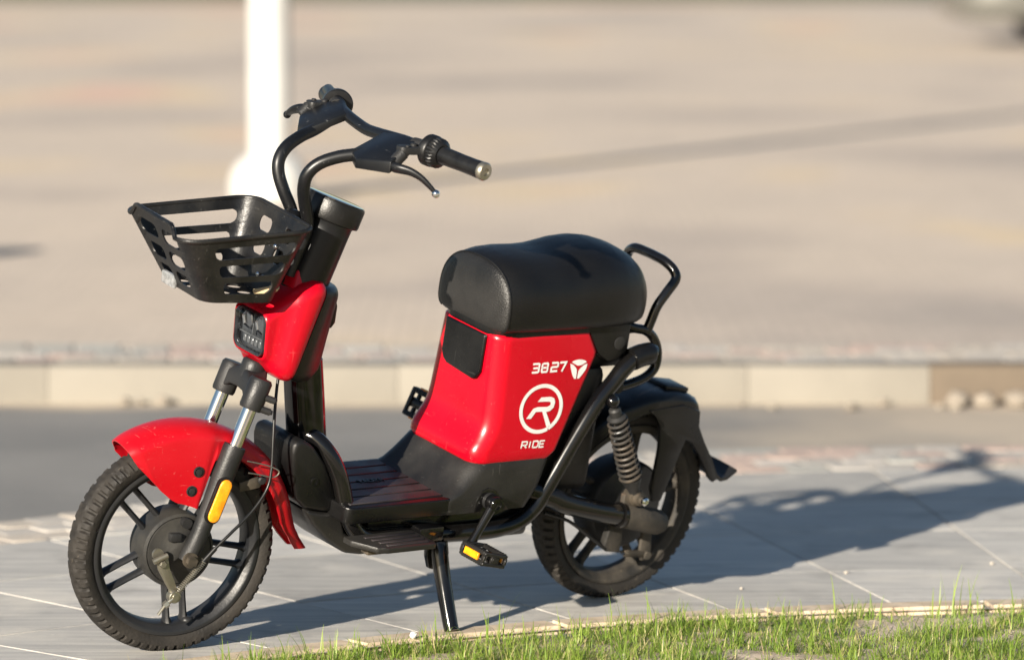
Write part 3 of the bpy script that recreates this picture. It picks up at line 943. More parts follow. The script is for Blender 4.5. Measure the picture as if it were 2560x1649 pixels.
rc = (0, 0, RW)
g = spokes_geo(rc, 20, 0.07, 0.152, sep=0.019, wid=0.007)
g.lathe(RIM, rc, (0, 1, 0), 96, closed=True)
rw = g.build('rear_wheel', 'dirtyrim', bike)
tyre_geo(rc).build('tyre', 'rubber', rw, smooth=30)
G().lathe([(0.03, -0.05), (0.085, -0.042), (0.092, -0.03), (0.092, 0.026), (0.086, 0.034), (0.06, 0.040), (0.02, 0.050)], rc, (0, 1, 0), 64).build('motor_hub', 'cast', rw)

# ---- front fork (turns with the bars)
def legx(z): return 0.993 + (0.484 - z) * 0.315
for s_ in (1, -1):
    y = 0.062 * s_
    G().tube([(legx(0.53), y, 0.53), (legx(0.39), y, 0.39)], 0.0135, 24, 1).build('stanchion', 'chrome', bike, st)
    g = G()
    g.tube([(legx(0.415), y, 0.415), (legx(0.411), y, 0.411), (legx(0.36), y, 0.36), (legx(0.33), y, 0.33), (legx(0.28), y, 0.28), (legx(0.235), y, 0.235), (1.090, y, 0.192)],
           [0.0195, 0.0215, 0.0215, 0.0195, 0.0175, 0.0170, 0.0165], 20, 3)
    g.prism(rrect(0, 0, 0.016, 0.021, 0.0155, 6), -0.012, 0.012, 0.002) if False else None
    leg = g.build('fork_leg', 'cast', bike, st)
    G().lathe([(0.015, 0.074), (0.015, 0.080), (0.0095, 0.080), (0.0095, 0.088)], (1.0885, 0, 0.1985), (0, s_, 0), 24).lathe([(0.0105, 0.080), (0.0105, 0.090)], (1.0885, 0, 0.1985), (0, s_, 0), 6).build('axle_nut', 'darksteel', leg, st)
    dx, dz = 0.0263, -0.0840          # along the leg
    ln = math.hypot(dx, dz); ux, uz = dx / ln, dz / ln
    def stad(c, hl, hw, n=8):
        out = []
        for k in range(2 * n):
            a = PI * k / (n - 1) if k < n else PI + PI * (k - n) / (n - 1)
            cx_ = hl - hw if (k >= n) else -(hl - hw)
            lx, lz = (cx_ - hw * math.sin(a)) , hw * math.cos(a)
            if k >= n: lx = cx_ - hw * math.sin(a)
            out.append((c[0] + ux * lx - uz * lz, c[1] + uz * lx + ux * lz))
        return out
    cc = (1.0455, 0.3155)
    y0, y1 = (0.076, 0.085) if s_ > 0 else (-0.085, -0.076)
    G().prism(stad(cc, 0.0475, 0.0155), y0, y1, 0.0015).build('reflector_mount', 'plastic', leg, st)
    y0, y1 = (0.085, 0.090) if s_ > 0 else (-0.090, -0.085)
    G().prism(stad(cc, 0.0430, 0.0122), y0, y1, 0.003, 3).build('reflector', 'amber', leg, st)
# fork crown
g = G()
for s_ in (1, -1):
    g.tube([(legx(0.545), 0.062 * s_, 0.545), (legx(0.54), 0.062 * s_, 0.54), (legx(0.492), 0.062 * s_, 0.492), (legx(0.487), 0.062 * s_, 0.487)], [0.019, 0.0225, 0.0225, 0.021], 22, 1)
loops = []
for y, hx, hz, cz_ in ((-0.062, 0.016, 0.021, 0.0), (-0.045, 0.019, 0.018, 0.004), (-0.03, 0.021, 0.017, 0.012), (0.0, 0.026, 0.021, 0.018), (0.03, 0.021, 0.017, 0.012), (0.045, 0.019, 0.018, 0.004), (0.062, 0.016, 0.021, 0.0)):
    zc = 0.517 + cz_
    xc = legx(zc) - 0.012 * (1 - abs(y) / 0.062)
    loops.append([(xc + a - 0.3 * b_, y, zc + b_) for a, b_ in rrect(0, 0, hx, hz, 0.006, 3)])
g.loft(loops)
crown = g.build('fork_crown', 'cast', bike, st)
g = G()
for dz in (0.0, -0.022):
    g.tube([(legx(0.512 + dz) - 0.014, 0.075, 0.512 + dz), (legx(0.512 + dz) - 0.033, 0.079, 0.506 + dz)], 0.0066, 14, 1)
    g.tube([(legx(0.512 + dz) - 0.033, 0.079, 0.506 + dz), (legx(0.512 + dz) - 0.037, 0.080, 0.505 + dz)], 0.0045, 10, 1)
g.build('clamp_screw', 'cast', crown, st)
top = Vector((legx(0.545) - 0.010, 0, 0.548)); 
G().lathe([(0.024, -0.02), (0.025, 0.0), (0.025, 0.012), (0.022, 0.016)], top, tuple(SA), 32).build('steering_race', 'cast', crown, st)

# front fender: swept section round the wheel, deep side panels ahead of the fork
FE_D = np.arange(50, 102.01, 0.25)
FE_V = np.interp(FE_D, [50, 55, 57, 59.5, 64, 70, 76, 88, 100, 104], [0.245, 0.226, 0.205, 0.176, 0.137, 0.114, 0.103, 0.095, 0.090, 0.089])
FE_V = np.convolve(np.pad(FE_V, 10, mode='edge'), np.hanning(21) / np.hanning(21).sum(), 'valid')
def fender_edge(d):
    if d <= 101.5: return float(np.interp(d, FE_D, FE_V))
    return float(np.interp(d, [101.5, 102.5, 104, 112, 150, 158, 166, 172, 178, 182], [0.090, 0.110, 0.185, 0.205, 0.206, 0.205, 0.208, 0.218, 0.240, 0.268]))
def fender_ridge(d):
    return float(np.interp(d, [55, 60, 80, 100, 140, 155, 165, 172, 178, 182], [0.2415, 0.2435, 0.2450, 0.2465, 0.2480, 0.2470, 0.2465, 0.2510, 0.265, 0.281]))
def fender_half(d):
    return float(np.interp(d, [55, 62, 100, 106, 130, 160, 174, 182], [0.046, 0.052, 0.056, 0.050, 0.047, 0.041, 0.032, 0.016]))
angs = list(np.concatenate([np.linspace(57.2, 70, 22), np.linspace(71.5, 101, 18), np.linspace(101.5, 104.5, 8), np.linspace(106, 182, 34)]))
outer_l, inner_l = [], []
for d in angs:
    a = math.radians(d); e = fender_edge(d); rg_ = fender_ridge(d); hw = fender_half(d)
    sec = []
    ns = 9
    for i in range(ns + 1):                      # crown arc
        q = PI / 2 * i / ns
        sec.append((hw * math.sin(q) ** 0.9, (rg_ - 0.030) + 0.030 * math.cos(q) ** 0.9))
    e2 = min(e, rg_ - 0.031)
    for i in range(1, 6):
        t = i / 5
        sec.append((hw + 0.006 * math.sin(min(t, 0.8) * PI / 1.6), rg_ - 0.030 + (e2 - (rg_ - 0.030)) * t))
    full = [(-y, r) for y, r in sec[::-1]] + sec[1:]
    outer_l.append([(WB + r * math.cos(a), y, RW + r * math.sin(a)) for y, r in full])
    inner_l.append([(WB + (r - (0.003 if abs(y) < hw * 0.98 else 0)) * math.cos(a), y * 0.955, RW + (r - (0.003 if abs(y) < hw * 0.98 else 0)) * math.sin(a)) for y, r in full])
m_, n_ = len(angs), len(outer_l[0])
v = [p for l in outer_l for p in l] + [p for l in inner_l for p in l]
f = []
O2 = m_ * n_
for i in range(m_ - 1):
    for j in range(n_ - 1):
        p = i * n_ + j
        f.append((p, p + 1, p + n_ + 1, p + n_)); f.append((O2 + p, O2 + p + n_, O2 + p + n_ + 1, O2 + p + 1))
    for j in (0, n_ - 1):
        p = i * n_ + j
        f.append((p, p + n_, O2 + p + n_, O2 + p))
for i in (0, m_ - 1):
    for j in range(n_ - 1):
        p = i * n_ + j
        f.append((p, p + 1, O2 + p + 1, O2 + p))
fen = G().add(v, f).build('front_fender', 'fender_red', bike, st, smooth=42)
for (x, z) in ((1.083, 0.3655), (1.0935, 0.3285)):
    for s_ in (1, -1):
        bo_ = G().lathe([(0.0105, 0.0605), (0.0105, 0.0625), (0.0085, 0.0632), (0.0085, 0.0615), (0.0062, 0.0612), (0.0062, 0.0645), (0.0035, 0.0650)], (x, 0, z), (0, s_, 0), 20).build('bolt', 'cast', fen, st)
g = G().prism([(0.990, 0.322), (0.950, 0.330), (0.940, 0.350), (0.955, 0.352), (0.992, 0.340)], 0.050, 0.0535, 0.001)
g.build('fender_bracket', 'darksteel', fen, st)
G().lathe([(0.0085, 0.052), (0.0085, 0.056), (0.0055, 0.058), (0.0055, 0.060)], (0.947, 0, 0.345), (0, 1, 0), 18).build('bolt', 'cast', fen, st)
# brake cable and its wire guide
cab = G().tube([(0.915, 0.018, 0.56), (0.920, 0.020, 0.525), (0.929, 0.040, 0.474), (0.933, 0.055, 0.420), (0.935, 0.065, 0.368), (0.943, 0.070, 0.331), (0.972, 0.076, 0.290), (1.014, 0.080, 0.249), (1.047, 0.079, 0.215)], 0.0030, 10, 8).tube([(1.040, 0.079, 0.222), (1.062, 0.078, 0.196)], 0.0048, 10, 1)
cab.build('brake_cable', 'grip', bike, st)
G().tube([(0.990, 0.072, 0.388), (0.960, 0.068, 0.381), (0.933, 0.066, 0.373), (0.919, 0.066, 0.364), (0.930, 0.066, 0.354), (0.960, 0.068, 0.360), (0.985, 0.072, 0.365)], 0.0014, 8, 6).build('cable_guide', 'steel', bike, st)

# ---- head: display column, bars, basket (turn with the bars)
ct = Vector((0.829, 0, 0.8745)); axd = SA
g = G().lathe([(0.046, -0.185), (0.0475, -0.18), (0.0485, -0.06), (0.0490, -0.044), (0.052, -0.040)], ct, tuple(SA), 48)
col_ = g.build('display_column', 'tube', bike, st)
G().lathe([(0.050, -0.042), (0.0575, -0.040), (0.0590, -0.036), (0.0590, -0.004), (0.0575, 0.0), (0.052, 0.001)], ct, tuple(SA), 48).build('display_housing', 'plastic', col_, st)
G().lathe([(0.056, 0.0005), (0.0560, 0.0025), (0.050, 0.0035)], ct, tuple(SA), 48).build('display_glass', 'screen', col_, st)

bar = G()
bar.tube([(0.714, -0.315, 1.020), (0.745, -0.23, 1.026), (0.755, -0.18, 1.022), (0.768, -0.14, 1.018), (0.778, -0.09, 1.016), (0.781, -0.05, 1.013), (0.782, 0.0, 1.010), (0.781, 0.05, 1.013), (0.778, 0.09, 1.016), (0.768, 0.14, 1.018), (0.760, 0.19, 1.017), (0.738, 0.24, 1.013), (0.712, 0.318, 1.008)], 0.0113, 18, 5)
for s_ in (1, -1):
    bar.tube([(0.925, 0.026 * s_, 0.735), (0.915, 0.027 * s_, 0.77), (0.902, 0.030 * s_, 0.815), (0.903, 0.036 * s_, 0.845), (0.918, 0.046 * s_, 0.880), (0.928, 0.056 * s_, 0.912), (0.926, 0.063 * s_, 0.938), (0.908, 0.072 * s_, 0.960), (0.876, 0.086 * s_, 0.976), (0.840, 0.103 * s_, 0.986), (0.800, 0.121 * s_, 1.002), (0.778, 0.131 * s_, 1.010)], 0.0122, 18, 5)
hb = bar.build('handlebar', 'tube', bike, st)
for s_ in (1, -1):
    # folded gusset plate between stem tube and bar
    y = lambda q: s_ * q
    top_ = [Vector((0.858, y(0.092), 0.991)), Vector((0.787, y(0.080), 1.024)), Vector((0.774, y(0.128), 1.031)), Vector((0.768, y(0.178), 1.030)), Vector((0.800, y(0.200), 1.015)), Vector((0.838, y(0.220), 0.998)), Vector((0.868, y(0.138), 0.985))]
    if s_ < 0: top_[4] = Vector((0.800, y(0.186), 1.015)); top_[5] = Vector((0.838, y(0.176), 0.998)); top_[6] = Vector((0.862, y(0.130), 0.988))
    bot = [p + Vector((0, 0, -0.016)) for p in top_]
    bot[4].z -= 0.006; bot[5].z -= 0.008; bot[6].z -= 0.004
    n_ = len(top_)
    g = G()
    g.bev(top_ + bot, [tuple(range(n_)), tuple(range(2 * n_ - 1, n_ - 1, -1))] + [(i, i + n_, (i + 1) % n_ + n_, (i + 1) % n_) for i in range(n_)], 0.003, 2)
    g.build('gusset_plate', 'tube', hb, st)
    # brake lever with its perch
    g = G()
    g.tube([(0.766, y(0.166), 1.017), (0.757, y(0.190), 1.017)], 0.0155, 16, 1)
    g.prism([(0.0, 0.0)] * 0 or rrect(0.786, y(0.196), 0.028, 0.015, 0.010, 4), 1.008, 1.022, 0.002, plane='xy')
    g.tube([(0.806, y(0.203), 1.010), (0.822, y(0.203), 0.993)], 0.012, 12, 1)
    per = g.build('lever_perch', 'cast', hb, st)
    G().lathe([(0.0065, 0), (0.0065, 0.0045), (0.004, 0.006)], (0.780, y(0.192), 1.021), (0, 0, 1), 16).lathe([(0.0045, 0), (0.0045, 0.004)], (0.798, y(0.203), 1.021), (0, 0, 1), 12).build('pivot_bolt', 'cast', per, st)
    g = G()
    lv = [(0.824, 0.196, 0.990), (0.827, 0.212, 0.986), (0.821, 0.228, 0.986), (0.807, 0.243, 0.984), (0.792, 0.257, 0.976), (0.779, 0.268, 0.964), (0.770, 0.275, 0.954)]
    if s_ < 0: lv = [(0.800, 0.190, 1.004), (0.810, 0.204, 1.004), (0.817, 0.218, 1.002), (0.821, 0.232, 0.997), (0.822, 0.246, 0.991), (0.821, 0.258, 0.985), (0.819, 0.266, 0.981)]
    g.tube([(a, y(b_), c) for a, b_, c in lv], [0.0115, 0.0125, 0.0115, 0.0098, 0.0078, 0.0064, 0.0054], 14, 5, flat=0.72)
    le = g.build('brake_lever', 'tube', hb, st)
    G().ball((0.768, y(0.277), 0.951) if s_ > 0 else (0.818, y(0.270), 0.979), 0.0078, 10).build('lever_tip', 'chrome' if s_ > 0 else 'tube', le, st)
    # grip
    A = Vector((0.7390, y(0.231), 1.0133)); Bp = Vector((0.707, y(0.329), 1.0075)); d = (Bp - A).normalized()
    ln = (Bp - A).length
    n = 32
    loops = []
    u = d.orthogonal().normalized(); w = d.cross(u)
    for t, r in ((0, 0.0150), (0.02, 0.0168), (0.3, 0.0165), (0.5, 0.0160), (0.8, 0.0162), (0.95, 0.0168), (1.0, 0.0165)):
        loops.append([A + d * ln * t + (r * (0.965 if (k % 4 == 0 and 0.1 < t < 0.9) else 1)) * (math.cos(2 * PI * k / n) * u + math.sin(2 * PI * k / n) * w) for k in range(n)])
    gr = G().loft(loops).build('grip', 'grip', hb, st)
    G().lathe([(0.0168, 0), (0.0172, 0.002), (0.0172, 0.008), (0.0150, 0.011), (0.0075, 0.012), (0.0070, 0.009), (0.0, 0.009)], Bp, tuple(d), 32).build('grip_end', 'steel' if s_ > 0 else 'grip', gr, st)
    # ribbed collar (throttle / bell housing)
    g = G()
    A2 = Vector((0.7510, y(0.192), 1.0160))
    g.lathe([(0.018, 0), (0.0275, 0.001), (0.0300, 0.004), (0.0300, 0.016), (0.0280, 0.019), (0.0262, 0.020)], A2, tuple(d), 40)
    loops = []
    for t, r in ((0.020, 0.0262), (0.022, 0.0288), (0.032, 0.0282), (0.037, 0.0235), (0.041, 0.019)):
        loops.append([A2 + d * t + (r if k % 4 < 3 or t < 0.021 or t > .035 else r - 0.0022) * (math.cos(2 * PI * k / 96) * u + math.sin(2 * PI * k / 96) * w) for k in range(96)])
    g.loft(loops)
    g.build('throttle_collar' if s_ > 0 else 'bell_collar', 'grip', hb, st)
G().ball((0.918, 0.0, 0.845), 0.014, 8, (1.3, 1.6, 0.8)).box((0.885, -0.03, 0.80), (0.925, 0.03, 0.83), 0.006).build('stem_clamp', 'plastic', hb, st)

# basket: one slotted wall round a tapered bin
def bask_pt(u, v):
    """u in [0,1) runs round the rim from the rear left, forwards along the left side; v 0 bottom .. 1 rim"""
    xr = 0.937 + 0.0 * v; xf = 1.128 + 0.072 * v
    xr = 0.978 - 0.046 * v
    hy = 0.098 + 0.044 * v
    zr = 0.700 + 0.148 * v; zf = 0.700 + 0.122 * v
    cxm, hx = (xr + xf) / 2, (xf - xr) / 2
    r = 0.030 + 0.012 * v
    segs = [('l', 2 * (hx - r)), ('c', r * PI / 2), ('f', 2 * (hy - r)), ('c', r * PI / 2), ('r', 2 * (hx - r)), ('c', r * PI / 2), ('b', 2 * (hy - r)), ('c', r * PI / 2)]
    # fixed shares so that verticals stay aligned
    share = [0.23, 0.055, 0.19, 0.055, 0.23, 0.055, 0.13, 0.055]
    share = [0.215, 0.055, 0.175, 0.055, 0.215, 0.055, 0.175, 0.055]
    t = u % 1.0
    i = 0
    while t > share[i] - 1e-12 and i < 7:
        t -= share[i]; i += 1
    q = min(1.0, t / share[i])
    ix, iy = hx - r, hy - r
    cor = [(-ix, hy), None, (hx, iy), None, (ix, -hy), None, (-hx, -iy), None]
    if i == 0: x, y = -ix + 2 * ix * q, hy
    elif i == 1: x, y = ix + r * math.sin(q * PI / 2), iy + r * math.cos(q * PI / 2)
    elif i == 2: x, y = hx, iy - 2 * iy * q
    elif i == 3: x, y = ix + r * math.cos(q * PI / 2), -iy - r * math.sin(q * PI / 2)
    elif i == 4: x, y = ix - 2 * ix * q, -hy
    elif i == 5: x, y = -ix - r * math.sin(q * PI / 2), -iy - r * math.cos(q * PI / 2)
    elif i == 6: x, y = -hx, -iy + 2 * iy * q
    else: x, y = -ix - r * math.cos(q * PI / 2), iy + r * math.sin(q * PI / 2)
    X = cxm + x
    k = (x / hx + 1) / 2
    z = zr + (zf - zr) * k
    if i == 2:
        h = abs(y)
        z += 0.021 * v * v * max(0.0, min(1.0, (0.105 - h) / 0.025)) ** 1 * (3 - 2 * max(0.0, min(1.0, (0.105 - h) / 0.025))) * max(0.0, min(1.0, (0.105 - h) / 0.025))
    return Vector((X, y, z))

SL = [  # (v0, v1, [(u0,u1)...]) bands of slots: left side, front (two), right side, back
    (0.13, 0.31, [(-0.004, 0.182), (0.282, 0.347), (0.370, 0.435), (0.515, 0.715)]),
    (0.40, 0.58, [(-0.010, 0.190), (0.278, 0.347), (0.370, 0.439), (0.508, 0.722), (0.785, 0.835), (0.875, 0.920)]),
    (0.68, 0.86, [(-0.014, 0.195), (0.274, 0.347), (0.370, 0.443), (0.504, 0.727), (0.782, 0.832), (0.885, 0.922)]),
]
def wall_rows():
    rows = []
    vprev = 0.0
    for v0, v1, sl in SL:
        rows.append((vprev, v0, [], 2))
        rows.append((v0, v1, sl, 7))
        vprev = v1
    rows.append((vprev, 1.0, [], 3))
    return rows
def bulge(p, v):
    return p
g = G()
TH = 0.0034
cen = Vector((1.065, 0, 0.80))
def quad_patch(pts):
    """pts: grid [row][col] of points; make a solid sheet of thickness TH"""
    R_, C_ = len(pts), len(pts[0])
    vo = [p for r in pts for p in r]
    vi = []
    for p in vo:
        d = Vector((p.x - cen.x, p.y, 0)); d.normalize()
        vi.append(p - Vector((d.x, d.y, 0.0)) * TH)
    n = R_ * C_
    ff = []
    for i in range(R_ - 1):
        for j in range(C_ - 1):
            a = i * C_ + j
            ff.append((a, a + 1, a + C_ + 1, a + C_)); ff.append((n + a, n + a + C_, n + a + C_ + 1, n + a + 1))
    for i in range(R_ - 1):
        for j in (0, C_ - 1):
            a = i * C_ + j
            ff.append((a, a + C_, n + a + C_, n + a))
    for j in range(C_ - 1):
        for i in (0, R_ - 1):
            a = i * C_ + j
            ff.append((a, a + 1, n + a + 1, n + a))
    g.add(vo + vi, ff)
for v0, v1, sl, sub in wall_rows():
    if not sl:
        nn = 120
        quad_patch([[bask_pt(j / nn, v0 + (v1 - v0) * i / sub) for j in range(nn + 1)] for i in range(sub + 1)])
        continue
    spans = []
    for k in range(len(sl)):
        a = sl[k][1]; b_ = sl[(k + 1) % len(sl)][0] + (1 if k == len(sl) - 1 else 0)
        spans.append((a, b_))
    for a, b_ in spans:
        nn = max(3, int((b_ - a) * 120))
        grid = []
        for i in range(sub + 1):
            t = i / sub
            e = (1 - math.sqrt(max(0.0, 1 - (2 * t - 1) ** 2))) * 0.85      # rounded slot ends
            lo_, hi_ = a - 0.011 * e, b_ + 0.011 * e
            grid.append([bask_pt(lo_ + (hi_ - lo_) * j / nn, v0 + (v1 - v0) * t) for j in range(nn + 1)])
        quad_patch(grid)
# floor of the basket with oval holes
def flat_holes(x0, x1, y0, y1, z, rows, cols):
    for i in range(cols):
        for j in range(rows):
            ax, bx_ = x0 + (x1 - x0) * i / cols, x0 + (x1 - x0) * (i + 1) / cols
            ay, by_ = y0 + (y1 - y0) * j / rows, y0 + (y1 - y0) * (j + 1) / rows
            cx_, cy_ = (ax + bx_) / 2, (ay + by_) / 2
            n = 24
            sq, el = [], []
            for k in range(n):
                a = 2 * PI * (k + 0.5) / n
                c_, s2 = math.cos(a), math.sin(a)
                m = max(abs(c_), abs(s2))
                sq.append((cx_ + (bx_ - ax) / 2 * c_ / m, cy_ + (by_ - ay) / 2 * s2 / m))
                el.append((cx_ + (bx_ - ax) * 0.33 * c_, cy_ + (by_ - ay) * 0.33 * s2))
            vv = [(p[0], p[1], z) for p in sq] + [(p[0], p[1], z) for p in el] + [(p[0], p[1], z + TH) for p in sq] + [(p[0], p[1], z + TH) for p in el]
            ff = []
            for k in range(n):
                q = (k + 1) % n
                ff += [(k, q, n + q, n + k), (2 * n + k, 3 * n + k, 3 * n + q, 2 * n + q), (n + k, n + q, 3 * n + q, 3 * n + k), (k, 2 * n + k, 2 * n + q, q)]
            g.add(vv, ff)
flat_holes(0.990, 1.118, -0.090, 0.090, 0.699, 4, 3)
bw = []
for i in range(41):
    u = i / 40
# rounded foot between floor and wall
nn = 120
quad_patch([[bask_pt(j / nn, 0.0) + Vector((0, 0, -0.0005)) for j in range(nn + 1)], [bask_pt(j / nn, 0.0).lerp(Vector((1.053, 0, 0.697)), 0.16) for j in range(nn + 1)]])
# rolled rim
g.tube([bask_pt(j / 160, 1.0) + Vector((0, 0, 0.0)) for j in range(160)], 0.0045, 10, 1, closed=True)
bsk = g.build('basket', 'basket', bike, st, smooth=35)
def front_reflector():
    p = bask_pt(0.215 + 0.055 + 0.0875, 0.07)
    g = G().box((p.x - 0.001, -0.070, p.z - 0.010), (p.x + 0.008, -0.012, p.z + 0.015), 0.0035, 2)
    return g
front_reflector().build('reflector', 'clear', bsk, st)
for dy, v in ((0.012, 0.60), (-0.012, 0.60), (0.012, 0.20), (-0.012, 0.20)):
    p = bask_pt(0.215 + 0.055 + 0.175 + 0.055 + 0.215 + 0.055 + 0.0875, v)
    G().ball((p.x + 0.006, dy + 0.01, p.z), 0.0055, 8, (0.7, 1, 1)).build('screw', 'chrome', bsk, st)
sk = G().tube([st((1.012, 0.066, 0.712)), st((0.985, 0.085, 0.722)), st((0.982, 0.093, 0.730))], [0.006, 0.0075, 0.0085], 9, 3)
sko = sk.build('wood_scrap', 'stick')
sko.matrix_world = bike.matrix_world.copy()
tag(sko, 'small pale splintered wood scrap lying inside the basket', 'wood scrap')

# ---- head shell with headlight (fixed to the frame)
def shell_sec(s):
    """s 0 rear border .. 1 lens frame; a rounded section leaning with the head"""
    I = lambda ys: float(np.interp(s, [0, 0.08, 0.25, 0.42, 0.58, 0.72, 0.88, 1.0], ys))
    xt = I([0.866, 0.872, 0.893, 0.918, 0.940, 0.958, 0.976, 0.988]); zt = I([0.724, 0.731, 0.734, 0.723, 0.704, 0.690, 0.678, 0.671])
    xb = I([0.922, 0.927, 0.938, 0.950, 0.962, 0.970, 0.977, 0.981]); zb = I([0.540, 0.537, 0.540, 0.548, 0.560, 0.569, 0.575, 0.578])
    hw = I([0.067, 0.072, 0.074, 0.071, 0.0585, 0.0540, 0.0535, 0.0530])
    r = I([0.022, 0.026, 0.030, 0.028, 0.024, 0.022, 0.020, 0.019])
    hl = math.hypot(xt - xb, zt - zb) / 2
    ex, ez = (xt - xb) / (2 * hl), (zt - zb) / (2 * hl)
    cx_, cz_ = (xt + xb) / 2, (zt + zb) / 2
    return [(cx_ + ex * b_, a, cz_ + ez * b_) for a, b_ in rrect(0, 0, hw, hl, r, 7)]
S_ = [0, 0.03, 0.08, 0.16, 0.25, 0.33, 0.42, 0.5, 0.58, 0.65, 0.72, 0.8, 0.88, 0.94, 1.0]
loops = [shell_sec(s) for s in S_]
fr = loops[-1]
c0 = Vector((0.9845, 0, 0.6245))
loops.append([Vector(p) + Vector((0.002, 0, 0)) + (c0 - Vector(p)) * 0.05 for p in fr])
loops.append([Vector(p) + Vector((-0.022, 0, 0)) + (c0 - Vector(p)) * 0.12 for p in fr])
shell = G().loft(loops).build('head_shell', 'red', bike, smooth=60)
# headlight unit
def lens_sec(dx, k):
    out = []
    for p in fr:
        q = Vector(p); q = c0 + (q - c0) * k
        out.append(q + Vector((dx, 0, -dx * 0.15)))
    return out
hl = G().loft([lens_sec(-0.008, 0.865), lens_sec(0.0025, 0.865), lens_sec(0.0045, 0.855), lens_sec(0.0048, 0.845), lens_sec(0.001, 0.838), lens_sec(-0.014, 0.82), lens_sec(-0.016, 0.4)], False, True).build('headlight', 'lensback', bike, smooth=40)
G().loft([lens_sec(0.0030, 0.842), lens_sec(0.0065, 0.836), lens_sec(0.0090, 0.72), lens_sec(0.0100, 0.35)], False, True).build('lens', 'lensglass', hl, smooth=60)
G().loft([lens_sec(-0.006, 0.825), lens_sec(-0.001, 0.825), lens_sec(-0.001, 0.79), lens_sec(-0.006, 0.79)], False, False, True).build('lens_trim', 'darkchrome', hl, smooth=40)
for yy in (-0.021, 0.021):
    G().lathe([(0.0185, 0.0), (0.017, 0.003), (0.010, -0.006), (0.004, -0.009)], (0.977, yy, 0.640), (1, 0, -0.15), 6).build('reflector_bowl', 'chrome', hl)
for k in range(5):
    yy = -0.024 + 0.012 * k
    G().box((0.971, yy - 0.0042, 0.596), (0.978, yy + 0.0042, 0.611), 0.0015, 1).build('led', 'led', hl)
G().box((0.971, -0.0012, 0.614), (0.980, 0.0012, 0.662), 0.0005, 1).box((0.971, -0.040, 0.6135), (0.980, 0.040, 0.6160), 0.0005, 1).build('divider', 'led', hl)
# black rear half of the head
loops = []
for k, hw in ((0, 0.066), (0.25, 0.064), (0.55, 0.056), (0.8, 0.046), (0.95, 0.034), (1.0, 0.022)):
    zt, zb = 0.722 - 0.012 * k, 0.541 - 0.002 * k
    xt = 0.864 - 0.052 * k; xb = 0.920 - 0.088 * k
    if k > 0: zb = 0.541 - 0.012 * math.sin(k * PI) + 0.03 * max(0, k - 0.6)
    hl_ = math.hypot(xt - xb, zt - zb) / 2
    ex, ez = (xt - xb) / (2 * hl_), (zt - zb) / (2 * hl_)
    loops.append([((xt + xb) / 2 + ex * b_, a, (zt + zb) / 2 + ez * b_) for a, b_ in rrect(0, 0, hw, hl_, 0.02, 5)])
back = G().loft(loops).build('head_rear_cover', 'plastic', bike, smooth=50)
G().prism([(0.825, 0.700), (0.805, 0.690), (0.795, 0.665), (0.795, 0.632), (0.804, 0.620), (0.812, 0.635), (0.815, 0.665), (0.828, 0.680)], -0.012, 0.012, 0.003).build('bag_hook', 'plastic', back)
G().loft([[(0.895 + a * 0.9, b_, 0.735 + 0.3 * a + dz) for a, b_ in rrect(0, 0, 0.030 - dz * .3, 0.036 - dz * .3, 0.022, 5)] for dz in (-0.03, 0.0, 0.006)]).build('neck_collar', 'red', bike)

# ---- frame
G().loft([[(x + a, b_, z + 0.0) for a, b_ in rrect(0, 0, 0.0375, 0.031, 0.024, 5)] for x, z in ((0.807, 0.36), (0.815, 0.40), (0.840, 0.51), (0.853, 0.565))]).build('down_tube', 'gloss', bike)
G().box((0.8035, -0.012, 0.47), (0.8055, 0.012, 0.53), 0.0003, 1, Matrix.Rotation(0.2, 3, 'Y')).build('sticker', 'yellowline', bike) if False else None
for s_ in (1, -1):
    P = [(0.080, 0.10, 0.552), (0.10, 0.10, 0.548), (0.128, 0.10, 0.527), (0.149, 0.10, 0.502), (0.187, 0.10, 0.455), (0.236, 0.10, 0.371), (0.281, 0.10, 0.287), (0.305, 0.10, 0.250), (0.342, 0.10, 0.224), (0.40, 0.10, 0.213), (0.485, 0.099, 0.213), (0.634, 0.096, 0.218), (0.69, 0.093, 0.219), (0.73, 0.089, 0.233), (0.757, 0.085, 0.272), (0.779, 0.075, 0.339), (0.799, 0.060, 0.382), (0.818, 0.035, 0.408), (0.832, 0.012, 0.414)]
    G().tube([(a, b_ * s_, c) for a, b_, c in P], 0.0170, 20, 6).build('frame_tube', 'gloss', bike)
    G().tube([(0.064, 0.1 * s_, 0.5535), (0.067, 0.1 * s_, 0.5535), (0.090, 0.1 * s_, 0.5510), (0.112, 0.1 * s_, 0.5440)], [0.020, 0.0228, 0.0230, 0.0228], 22, 2).build('tube_cap', 'plastic', bike)
# leg shield and belly cover ahead of the tubes
sh = G().prism([(0.868, 0.300), (0.885, 0.350), (0.893, 0.395), (0.890, 0.416), (0.872, 0.422), (0.846, 0.408), (0.808, 0.368), (0.778, 0.318), (0.757, 0.266), (0.800, 0.270), (0.845, 0.280)], -0.070, 0.066, 0.016, 4).build('leg_shield', 'plastic', bike, smooth=45)
G().lathe([(0.009, 0.0655), (0.009, 0.068), (0.006, 0.0685), (0.006, 0.067)], (0.833, 0, 0.335), (0, 1, 0), 16).build('screw', 'plastic', sh)
G().prism([(0.8435, 0.2775), (0.800, 0.2675), (0.757, 0.2635), (0.742, 0.225), (0.70, 0.200), (0.655, 0.195), (0.650, 0.180), (0.69, 0.174), (0.735, 0.182), (0.782, 0.212), (0.820, 0.246)], -0.073, 0.069, 0.014, 4).build('belly_cover', 'dusty', bike, smooth=45)
G().box((0.30, -0.088, 0.187), (0.705, 0.088, 0.266), 0.012).build('battery_tray', 'gloss', bike)

